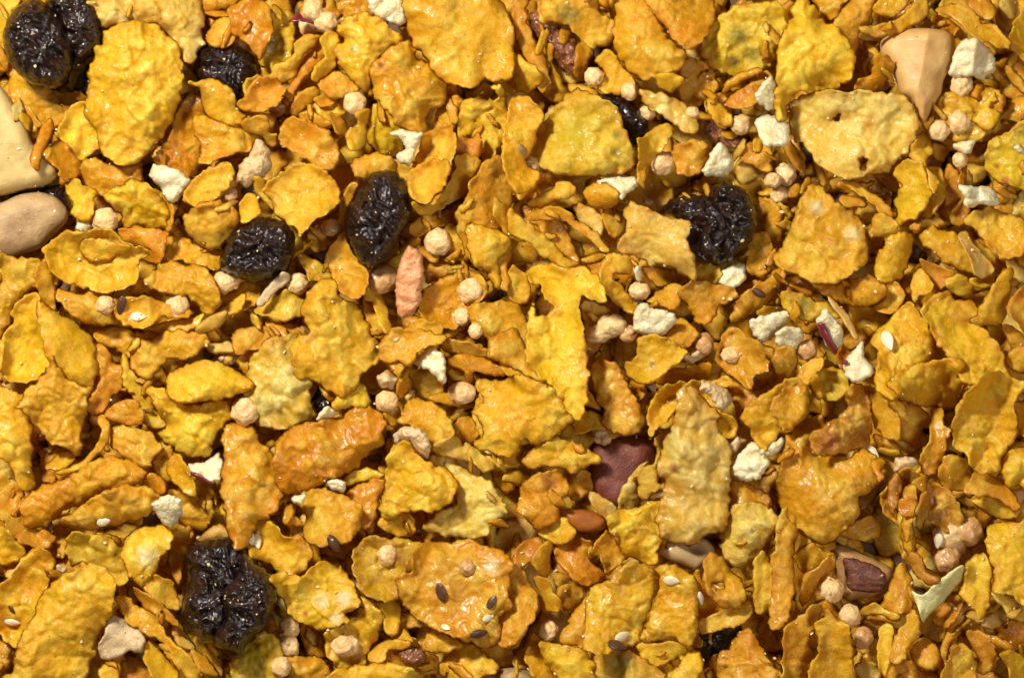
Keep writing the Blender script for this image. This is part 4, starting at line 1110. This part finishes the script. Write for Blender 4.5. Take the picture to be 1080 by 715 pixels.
stuff_v, stuff_f, stuff_r, stuff_b = {c: [] for c in 'gyopl'}, {c: [] for c in 'gyopl'}, {c: [] for c in 'gyopl'}, {c: [] for c in 'gyopl'}
def add_stuff(c, v, f, e):
    stuff_b[c].append(LASTBL)
    n = sum(len(q) for q in stuff_v[c])
    stuff_v[c].append(v); stuff_f[c].append(f+n); stuff_r[c].append(e)
r = random.Random(77)
# two loose layers, coarse outside the frame
spots = []
for layer in range(3):
    st = 46 if layer < 2 else 52
    for yy0 in range(-120, 850, st):
        for xx0 in range(-130, 1220, st):
            spots.append((layer, xx0+r.uniform(-20, 20), yy0+r.uniform(-20, 20)))
for k, (layer, x, y) in enumerate(spots):
    a = r.uniform(20, 38); b = a*r.uniform(.45, .9)
    P = ragged(smooth_poly(blob(x, y, a, b, r.uniform(0, 6.3), r)), 1.6, k)
    kind = r.choice('dcvvrf'); c = r.choice('gggoyyop')
    v, f, e, c0 = body(P, 3.2, flake_shape(kind, 5000+k), 3.0, 2.5, pct=60, drape=True)
    add_stuff(c, v, f, e)

# ------------------------------------------------------------------ helpers for single pieces
def stain_of(V, stains):
    n = len(V); S = np.zeros((n, 4))
    colr = dict(brown=(.30, .09, .015), red=(.42, .09, .02), green=(.20, .17, .02), olive=(.56, .42, .014), amber=(.60, .27, .012), dark=(.10, .06, .02), pale=(.86, .66, .34), black=(.03, .025, .01))
    for sx, sy, sr, k in stains:
        a = np.clip(1-np.hypot(V[:,0]-sx, V[:,1]-sy)/sr, 0, 1)
        m = a > S[:,3]; S[m,:3] = colr[k]; S[:,3] = np.maximum(S[:,3], a*a*(3-2*a))
    return S
def base_of(v, c0): return (c0[0], c0[1], float(v[:,2].min()))
LUMPS = dict(R=(.88, 'raisin'), N=(.75, None), W=(None, 'white'), D=(.6, 'fruit'), C=(.35, 'chip'), A=(.6, None), P=(None, None))
last_apple = None
things = []
SEQ = {}
def make(p, idx):
    global last_apple
    t = p['t']
    if t == 'F':
        P = ragged(smooth_poly(p['p'], 2.0, .7), 2.2 if p['A'] > 900 else 1.4, idx, .10)
        A = p['A']
        s = 1.7 if A < 6000 else 2.0
        if not p['own']: s = 2.2
        glz = any(w in p['look'] for w in ('gloss', 'glaz', 'sugar', 'syrup', 'glisten', 'shiny', 'honey', 'crust', 'bubbl'))
        lum = 1.0
        if 'smooth' in p['look']: lum = .55
        if any(w in p['look'] for w in ('bump', 'lumpy', 'blister', 'knob', 'rumpl', 'wrinkl', 'crust', 'bubbl', 'crumpl', 'grainy', 'dimpl')): lum = 1.35
        v, f, e, c0 = body(P, s, flake_shape(p['kind'], idx, lum), 2.8, 1.6, holes=p.get('holes', ()), floor=p['z']*8.0-4, pct=72)
        if not p['own']:
            add_stuff(p['col'], v, f, e); return None
        og = base_of(v, c0)
        me = to_mesh('cornflake', v, f, og, dict(rim=e*PX*2.2, blister=LASTBL, stain=stain_of(v, p.get('stains', ()))), M['crust'] if 'crust' in p['look'] or p.get('crust') else M[p['col'], int(glz)])
        o = link('cornflake', me, og); p['o'] = o; p['c0'] = c0
        return o
    if t in 'RNWDCAP':
        P = smooth_poly(p['p']); A = area(P); sub = p['sub']
        short = np.sqrt(A/math.pi)
        if t == 'R':
            P = ragged(P, 1.6, idx, .12); th = short*1.35; edge = short*.95
            v, f, e, c0 = body(P, 1.2, lump_shape(idx, 1.0, ridged=True), th, edge, flat=.62, drape=None, pct=55, floor=p['z']*8-6)
            mt = M['raisin']
        elif t == 'N':
            lab_ = p['label']
            mt = M['nut_ivory'] if 'ivory' in lab_ else M['nut_pink'] if 'pink' in lab_ else M['nut_clear'] if 'clear' in lab_ else M['rednut'] if 'red brown' in lab_ else M['ambernut'] if 'amber' in lab_ else M['nut_tan']
            th = min(short*1.2, 34); edge = short*(.55 if 'cut' not in lab_ else .32)
            base = lump_shape(idx, .35, 20)
            if 'pink' in lab_:      # two cut faces that meet in a ridge
                def shp(X, Y, d, u, v_, lv):
                    q = (X-968)-(Y-90)*(-.18)
                    return base(X, Y, d, u, v_, lv) + 7 - np.abs(q)*.42
            elif 'ivory' in lab_:
                def shp(X, Y, d, u, v_, lv): return base(X, Y, d, u, v_, lv) - .12*(X-20) - np.maximum(0, (Y-150)*.25)
            else: shp = base
            v, f, e, c0 = body(P, 1.8, shp, th, edge, flat=.6, drape=None, pct=55, floor=p['z']*8-6)
        elif t in 'WC' :
            P = ragged(smooth_poly(p['p'], 2.0, .35), 1.5, idx, .17); th = 8 if t == 'W' else 12
            if sub == 'popcorn': th = 20
            mt = M['chip'] if t == 'C' else M['puff'] if sub == 'popcorn' else M['white']
            r3 = random.Random(idx)
            sx, sy = r3.uniform(-.3, .3), r3.uniform(-.3, .3); b0 = lump_shape(idx, 1.3 if sub == 'popcorn' else .7, 11 if sub == 'popcorn' else 17)
            def shp(X, Y, d, u, v_, lv):
                z = b0(X, Y, d, u, v_, lv) + sx*u*lv + sy*v_*lv
                if 'sharp' in p['label']: z = z + 9*np.clip(1-np.abs(u+.2*v_)*1.8, 0, 1)
                z = z + 1.5*np.abs(perlin(X/7+idx, Y/7))-1.2*np.clip(1-np.abs(perlin(X/11, Y/11+idx))*6, 0, 1)
                return z - 3*np.exp(-(d/3)**2) + (3.5 if sub == 'popcorn' else 6)*np.abs(perlin(X/(14 if sub == 'popcorn' else 24)+idx, Y/20))
            v, f, e, c0 = body(P, 1.4, shp, th, th*.45 if sub != 'popcorn' else th*.8, flat=.55, drape=True, pct=70, floor=p['z']*8+2)
        elif t == 'D':
            P = ragged(P, 1.8, idx, .12); mt = M['fruit']
            v, f, e, c0 = body(P, 1.4, lump_shape(idx, 1.3, 9, ridged=True), short*1.0, short*.8, flat=.6, drape=None, pct=50, floor=p['z']*8-2)
        elif t == 'A':
            P = ragged(P, .6, idx); th = 34
            def shp(X, Y, d, u, v_, lv): return lump_shape(idx, .3, 16)(X, Y, d, u, v_, lv) + 3*v_
            v, f, e, c0 = body(P, 1.6, shp, th, short*.75, flat=.6, drape=None, pct=50, floor=8)
            og = base_of(v, c0)
            root = bpy.data.objects.new('almond', None); COL.objects.link(root); root.location = (og[0]*PX, -og[1]*PX, og[2]*PX)
            link('kernel', to_mesh('kernel', v, f, og, dict(rim=e*PX), M['almond_rim']), og, root)
            cvt = lambda s_: [(810+float(q.split(',')[0])/3.993, 536+float(q.split(',')[1])/3.993) for q in s_.split()]
            P2 = ragged(smooth_poly(cvt('318,208 360,215 430,232 490,270 503,320 470,355 420,355 345,340 332,290 322,250')), 1.3, 9, .2)
            v, f, e, c0 = body(P2, 1.5, lambda X, Y, d, u, v_, lv: hget(X, Y)+.9*np.abs(perlin(X/30, Y/2.6)), 2.2, 1.5, drape=None, pct=100)
            v[:,2] += hget(np.array([c0[0]]), np.array([c0[1]]))[0] - v[:,2].max() + 2
            og2 = base_of(v, c0)
            link('brown_skin', to_mesh('brown_skin', v, f, og2, dict(rim=e*PX), M['almond_skin']), og2, root)
            p['o'] = root; p['c0'] = c0
            return root
        else:
            th = 5
            mt = M['peel'] if sub == 'peel' else M['leaf'] if 'leaf' in p['label'] else M['hull'] if sub == 'oat_hull' else M['oat']
            if 'rod' in p['label']: mt = M['sesame']; th = 6
            if sub == 'oat_flake': th = 5
            P = ragged(P, .8 if sub != 'oat_flake' else 1.2, idx, .15)
            v, f, e, c0 = body(P, 1.2, flake_shape('v' if 'leaf' in p['label'] or sub == 'peel' else 'f', idx, .4), th, 2.4, pct=75, floor=p['z']*8)
        og = base_of(v, c0)
        nm = dict(raisin='raisin', nut='nut_piece', red_nut='nut_piece', white_chunk='dried_apple_chip', popcorn='puffed_grain_chunk', apple_piece='apple_piece',
                  dried_fruit='dried_fruit', fruit_chip='fruit_chip', peel='apple_skin_sliver', oat_sliver='oat_sliver', oat_hull='oat_husk', oat_flake='oat_flake').get(sub, sub)
        if sub == 'apple_piece':
            root = bpy.data.objects.new('apple_piece', None); COL.objects.link(root); root.location = (og[0]*PX, -og[1]*PX, og[2]*PX)
            link('flesh', to_mesh('flesh', v, f, og, dict(rim=e*PX), mt or M['white']), og, root)
            p['o'] = root; p['c0'] = c0; return root
        par = None
        if sub == 'peel' and 'sliver' not in p['label']:
            best = min((q for q in PIECES if q.get('sub') == 'apple_piece' and 'o' in q), key=lambda q: np.hypot(*(np.array(q['c0'])-c0)))
            par = best['o']; nm = 'peel'; p['child'] = True
        o = link(nm, to_mesh(nm, v, f, og, dict(rim=e*PX), mt), og, par)
        p['o'] = o; p['c0'] = c0
        return o
    if t == 'B':
        x, y = p['c']; rr = p['r']*random.Random(idx).uniform(.86, 1.0)
        a = np.linspace(0, 2*np.pi, 9)[:-1]
        hs = np.concatenate([[hget(np.array([x]), np.array([y]))[0]], hget(x+.6*rr*np.cos(a), y+.6*rr*np.sin(a))])
        dip = .6 if p['z'] < 8 else .18
        if 'baked' in p['label'] or 'set in' in p['label']: dip = -.15
        zc = max(np.median(hs)+rr*dip*(.75), p['z']*8-26)
        import bmesh
        bm = bmesh.new(); bmesh.ops.create_icosphere(bm, subdivisions=4, radius=1)
        q = random.Random(idx); sx, sy, sz = q.uniform(.9, 1.08), q.uniform(.9, 1.05), q.uniform(.85, 1)
        if 'peanut' in p['label']: sx, sy = 1.15, .85
        if 'oblong' in p['label'] or 'oval' in p['label']: sx, sy = 1.12, .88
        off = Vector((q.uniform(0, 99), q.uniform(0, 99), 0))
        V = np.empty((len(bm.verts), 3)); 
        for i_, vv in enumerate(bm.verts):
            c = vv.co
            n_ = .16*mnoise.noise(c*1.6+off)+.10*mnoise.noise(c*3.0+off)+.025*mnoise.noise(c*9+off)
            V[i_] = (c.x*(1+n_)*sx, c.y*(1+n_)*sy, c.z*(1+n_)*sz)
        F = np.array([[w.index for w in ff.verts][::-1] for ff in bm.faces]); bm.free()
        v = V*rr; v[:,0] += x; v[:,1] += y; v[:,2] += zc
        # photograph y is mirrored when placed, hence the reversed winding above
        up = V[:,2] > 0; hput(v[up,0], v[up,1], v[up,2])
        gx_, gy_ = np.meshgrid(np.arange(-rr, rr+1, 2), np.arange(-rr, rr+1, 2)); k = gx_**2+gy_**2 < rr*rr
        hput(x+gx_[k], y+gy_[k], zc+np.sqrt(rr*rr-gx_[k]**2-gy_[k]**2))
        og = (x, y, zc-rr*sz)
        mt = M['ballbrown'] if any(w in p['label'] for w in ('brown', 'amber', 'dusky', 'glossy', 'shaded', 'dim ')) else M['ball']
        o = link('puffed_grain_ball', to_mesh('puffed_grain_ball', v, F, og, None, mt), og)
        p['o'] = o; p['c0'] = (x, y); return o
    # seeds: a flattened teardrop lying on whatever is below
    x, y = p['c']; L = p['r']*.72; W = L*(.52 if t == 'S' else .62); T = L*.30
    if t == 'S' and 'slim' in p['label']: W = L*.22
    if 'edge' in p['label']: W = L*.45
    nu, nv = 28, 14; V = []; F = []
    for i_ in range(nv+1):
        ph = math.pi*i_/nv
        for j_ in range(nu):
            th_ = 2*math.pi*j_/nu
            xx_ = math.cos(ph); rad = math.sin(ph)
            tap = 1-.38*max(0, xx_)**1.5 if t == 'S' else 1-.45*max(0, xx_)
            V.append((xx_*L*(1.06 if xx_ > 0 else 1), rad*math.cos(th_)*W*tap, rad*math.sin(th_)*T*tap))
    for i_ in range(nv):
        for j_ in range(nu):
            F.append((i_*nu+j_, i_*nu+(j_+1) % nu, (i_+1)*nu+(j_+1) % nu, (i_+1)*nu+j_))
    V = np.array(V); F = np.array(F)
    ca, sa = math.cos(math.radians(p['a'])), math.sin(math.radians(p['a']))
    g = []
    q1 = L*.8
    X = np.array([x+q1*ca, x-q1*ca, x-q1*.6*sa, x+q1*.6*sa]); Y = np.array([y+q1*sa, y-q1*sa, y+q1*.6*ca, y-q1*.6*ca])
    hh = hget(X, Y); su = np.clip((hh[0]-hh[1])/(2*q1), -.5, .5); sv = np.clip((hh[2]-hh[3])/(1.2*q1), -.5, .5)
    zc = max(hget(np.array([x]), np.array([y]))[0], np.mean(hh)) + T*.75
    z = V[:,2]+V[:,0]*su+V[:,1]*sv
    v = np.stack([x+V[:,0]*ca-V[:,1]*sa, y+V[:,0]*sa+V[:,1]*ca, zc+z], 1)
    og = (x, y, float(v[:,2].min()))
    k = V[:,2] >= 0; hput(v[k,0], v[k,1], v[k,2])
    nm = 'flax_seed' if t == 'S' else 'sesame_seed'
    mt = M['sesame'] if t == 'E' else (M['flaxlight'] if 'brown flax seed stuck' in p['label'] else M['flax'])
    o = link(nm, to_mesh(nm, v, F[:, ::-1], og, None, mt), og)
    p['o'] = o; p['c0'] = (x, y); return o

CR = [p for p in PIECES if p['t'] == 'F' and ('tangled' in p['look'] or 'hanging ragged' in p['look'] or 'glazed orange crusted' in p['look'])]
for p in CR: p['crust'] = 'glazed' not in p['look']
def shards(n, seed, lo, hi, top=0):
    r = random.Random(seed)
    for k in range(n):
        x, y = r.uniform(-60, 1140), r.uniform(-60, 775); a = r.uniform(lo, hi); a *= 1.25; b = a*r.uniform(.18, .5)
        jj = lab[min(max(int((y-GY0)/GS), 0), lab.shape[0]-1), min(max(int((x-GX0)/GS), 0), lab.shape[1]-1)]
        if jj and PIECES[jj-1]['t'] in 'RNACWB': continue
        if top and jj and PIECES[jj-1]['z'] >= top: continue
        P = ragged(smooth_poly(blob(x, y, a, b, r.uniform(0, 6.3), r), 2.5), 1.2, seed+k, .15)
        v, f, e, c0 = body(P, 2.0, flake_shape(r.choice('vvvrc'), seed*31+k), 2.6, 1.6, pct=60, floor=8)
        add_stuff(r.choice('ggooyyp'), v, f, e)
done = set()
for i in order:
    if PIECES[i]['z'] >= 5 and 1 not in done: done.add(1); shards(330, 901, 10, 22)
    if PIECES[i]['z'] >= 8 and 3 not in done: done.add(3); shards(200, 903, 6, 13)
    if PIECES[i]['z'] >= 9 and 4 not in done: done.add(4); shards(130, 904, 5, 11, 9)
    if PIECES[i]['z'] >= 7 and 2 not in done: done.add(2); shards(420, 902, 7, 16)
    make(PIECES[i], i)

# the loose layer as one object with one material per shade
V = []; F = []; R = []; BL = []; MI = []; n = 0; mats = []
for mi, c in enumerate('gyopl'):
    if not stuff_v[c]: continue
    v = np.vstack(stuff_v[c]); f = np.vstack(stuff_f[c]); e = np.concatenate(stuff_r[c])
    V.append(v); F.append(f+n); R.append(e); MI.append(np.full(len(f), len(mats))); BL.append(np.concatenate(stuff_b[c])); mats.append(M[c, int(c == 'o')]); n += len(v)
V = np.vstack(V); F = np.vstack(F); R = np.concatenate(R)
me = to_mesh('loose_cornflakes', V, F, (0, 0, 0), dict(rim=R*PX*2.2, blister=np.concatenate(BL), stain=np.zeros((len(V), 4))))
for m_ in mats: me.materials.append(m_)
me.polygons.foreach_set('material_index', np.concatenate(MI).astype(np.int32)); me.update()
o = bpy.data.objects.new('loose_cornflakes', me); COL.objects.link(o)
tag(o, 'loose small cornflakes showing in the gaps between the larger ones', 'cornflakes', None, 'stuff')

# tiny sugar and flake crumbs
import bmesh
bm = bmesh.new(); r = random.Random(5)
rs = [p for p in PIECES if p['t'] == 'R' and 'c0' in p]
for k in range(800):
    if k < 90:
        p = r.choice(rs); sp = math.sqrt(area(np.array(p['p'])))*.5; x = r.gauss(p['c0'][0], sp*.6); y = r.gauss(p['c0'][1], sp*.6)
    else: x, y = r.uniform(-20, 1100), r.uniform(-20, 735)
    s_ = r.uniform(.5, 1.3) if k < 90 else r.choice((.6, .7, .9, 1.2, 1.8))
    z = hget(np.array([x]), np.array([y]))[0]
    mt_ = Matrix.Translation((x*PX, -y*PX, (z+s_*.2)*PX)) @ Matrix.Rotation(r.uniform(0, 6), 4, Vector((r.random(), r.random(), r.random()+.1)).normalized()) @ Matrix.Diagonal((s_*PX*r.uniform(.8, 1.8), s_*PX, s_*PX*.6, 1))
    res = bmesh.ops.create_icosphere(bm, subdivisions=1, radius=1, matrix=mt_)
    for v_ in res['verts']: v_.co += Vector((r.uniform(-1, 1), r.uniform(-1, 1), r.uniform(-1, 1)))*s_*PX*.25
me = bpy.data.meshes.new('crumbs'); bm.to_mesh(me); bm.free(); me.materials.append(M['crumb'])
o = bpy.data.objects.new('crumbs', me); COL.objects.link(o)
tag(o, 'fine golden sugar crumbs dusted over the raisins and flakes', 'crumbs', None, 'stuff')

# ------------------------------------------------------------------ labels
LM = [(40,45,'the big oval top left raisin'),(82,18,'the half hidden top left raisin'),(237,72,'the raisin under a bulging flake'),(272,263,'the round raisin'),
 (398,228,'the tall oval raisin'),(728,240,'the left raisin of the touching pair'),(774,232,'the ribbed raisin'),(212,620,'the left bottom raisin'),(262,630,'the dusty bottom raisin'),
 (668,125,'the narrow crinkled raisin'),(10,150,'the ivory nut'),(30,237,'the tan speckled nut'),(968,72,'the tan pink nut chunk'),(655,495,'the smooth red brown nut'),
 (720,582,'the clear greyish nut'),(908,605,'the brown skinned almond'),(432,297,'the pinkish orange fruit chip'),(885,352,'the red skinned apple piece'),
 (900,382,'the white red spotted chip'),(690,338,'the star shaped white chip'),(455,383,'the triangular ivory chip'),(437,465,'the large popcorn piece'),
 (222,492,'the magenta edged apple piece'),(130,672,'the fan shaped oat flake'),(1030,207,'the square white chip'),(758,172,'the white chip above the raisin pair'),
 (650,195,'the white chip by a round flake'),(432,155,'the torn white chip'),(408,10,'the white chunk at the top edge'),(178,195,'the square white stained chip'),
 (265,175,'the white popped chunk'),(600,55,'the sticky dried fruit'),(1020,65,'the sharp ridged cream chunk'),(815,120,'the two white chips'),(815,345,'the cream chips'),
 (990,605,'the pale green husk shard'),(795,485,'the torn white curl'),(258,433,'the cream ball at left'),(403,294,'the glossy grain ball'),(317,18,'the red skin sliver'),
 (303,682,'the three stacked balls'),(487,415,'the oval cream ball'),(352,572,'the dark flax seed'),(128,320,'the paired dark and white seeds'),(950,550,'the tangled crusty cluster'),
 (705,690,'the lower flakes with sesame'),(170,540,'the pale puffed cluster'),(340,436,'the small white gap chip'),(10,655,'the left edge sesame seed'),(930,357,'the large sesame seed'),
 (657,672,'the nearly black seed'),(1010,130,'the cream ball pair'),(570,690,'the top of the bottom edge nut'),(920,480,'the upright sesame seed'),(870,665,'the hollow tan ball'),
 (515,640,'the lowest dark flax seed'),(600,200,'the twisted flake ball')]
LM[-3] = (868,622,'the hollow tan ball')
COLW = dict(g='golden', y='yellow', o='orange', p='pale', l='greenish')
def direction(dx, dy):
    a = math.degrees(math.atan2(dy, dx))
    return ['right of','lower right of','below','lower left of','left of','upper left of','above','upper right of'][int(((a+22.5) % 360)//45)]
def phrase(c, lm):
    d = math.hypot(c[0]-lm[0], c[1]-lm[1]); w = direction(c[0]-lm[0], c[1]-lm[1])
    return ('just ' if 22 < d < 60 else '')+w+' '+lm[2]
used = set()
for p in PIECES:
    if p['t'] != 'F' or not p.get('own'): continue
    look = p['look'].strip()
    words = look.replace('hidden ', 'half buried ').split()
    if words[-1] in ('like', 'and', 'of', 'with'):
        if words[-1] != 'like': words = words[:-1]
    if words and words[-1] == 'like' and len(words) == 1: words = ['leaf', 'like']
    cw = COLW[p['col']]
    if not any(w in look for w in ('yellow', 'golden', 'orange', 'amber', 'brown', 'pale', 'greenish', 'gold', 'tan', 'sandy', 'peach', 'lemon', 'olive')): words.append(cw)
    words = words[:6]
    P = np.array(p['P']); inside_ = P[(P[:,0] > 0) & (P[:,0] < 1080) & (P[:,1] > 0) & (P[:,1] < 715)]
    c = (min(max(p['c0'][0], 4), 1076), min(max(p['c0'][1], 4), 711))
    lms = sorted(LM, key=lambda l: math.hypot(c[0]-l[0], c[1]-l[1]))
    for lm in lms[:6]:
        lb = ' '.join(words)+' cornflake '+phrase(c, lm)
        if lb not in used and len(lb.split()) <= 16: break
    used.add(lb)
    tag(p['o'], lb, 'cornflake', 'cornflakes heaped across the frame')
INFO = dict(R=('raisin', 'raisins among the cornflakes'), N=('nut', 'nut pieces in the cereal'), D=('dried fruit', None), C=('fruit chip', None), A=('almond', None),
            S=('flax seed', 'flax seeds on the flakes'), E=('sesame seed', 'sesame seeds on the flakes'), B=('grain ball', 'puffed grain balls among the flakes'))
for p in PIECES:
    if p['t'] == 'F' or p.get('child') or 'o' not in p: continue
    if p['t'] == 'W': cat, grp = {'popcorn': ('grain chunk', 'puffed grain chunks'), 'apple_piece': ('apple piece', 'apple pieces with red skin')}.get(p['sub'], ('apple chip', 'white dried apple chips'))
    elif p['t'] == 'P': cat, grp = ('apple skin', None) if p['sub'] == 'peel' else ('oat husk', None) if p['sub'] == 'oat_hull' else ('oat flake', None)
    else: cat, grp = INFO[p['t']]
    lb = p['label']
    if p['t'] == 'A': lb = 'brown almond with a peeled tan rim lying in a dark gap'
    ws = lb.split()
    if len(ws) > 16: lb = ' '.join(ws[:16])
    if lb in used: print('DUP', lb)
    used.add(lb); tag(p['o'], lb, cat, grp)
for o in COL.objects:
    if o.parent is not None and 'category' in o: del o['category']

# ------------------------------------------------------------------ camera and light
cam = bpy.data.cameras.new('camera'); co = bpy.data.objects.new('camera', cam); COL.objects.link(co)
co.location = (5.4, -3.575, 100.5); cam.sensor_width = 36; cam.lens = 36*100/10.8*1.0
cam.clip_start = 1; cam.clip_end = 400; sc.camera = co
def area_light(name, loc, tgt, size, power, color):
    l = bpy.data.lights.new(name, 'AREA'); l.shape = 'DISK'; l.size = size; l.energy = power; l.color = color
    o = bpy.data.objects.new(name, l); COL.objects.link(o); o.location = loc
    o.rotation_euler = (Vector(tgt)-Vector(loc)).to_track_quat('-Z', 'Y').to_euler(); return o
C0 = (4.2, -3.0, .5)
area_light('softbox', (-9, 12, 25), C0, 5, KEY, (1, .955, .89))
area_light('fill_softbox', (28, -14, 32), C0, 16, FILL, (1, .95, .90))
w = bpy.data.worlds.new('World'); sc.world = w; w.use_nodes = True
bg = w.node_tree.nodes['Background']; bg.inputs[0].default_value = (1, .93, .84, 1); bg.inputs[1].default_value = AMB
sc.view_settings.view_transform = 'Standard'; sc.view_settings.look = 'None'; sc.view_settings.exposure = 0; sc.view_settings.gamma = 1
sc.cycles.use_denoising = True
sc.cycles.max_bounces = 6; sc.cycles.diffuse_bounces = 3; sc.cycles.glossy_bounces = 2
sc.cycles.use_adaptive_sampling = True; sc.cycles.adaptive_threshold = .035
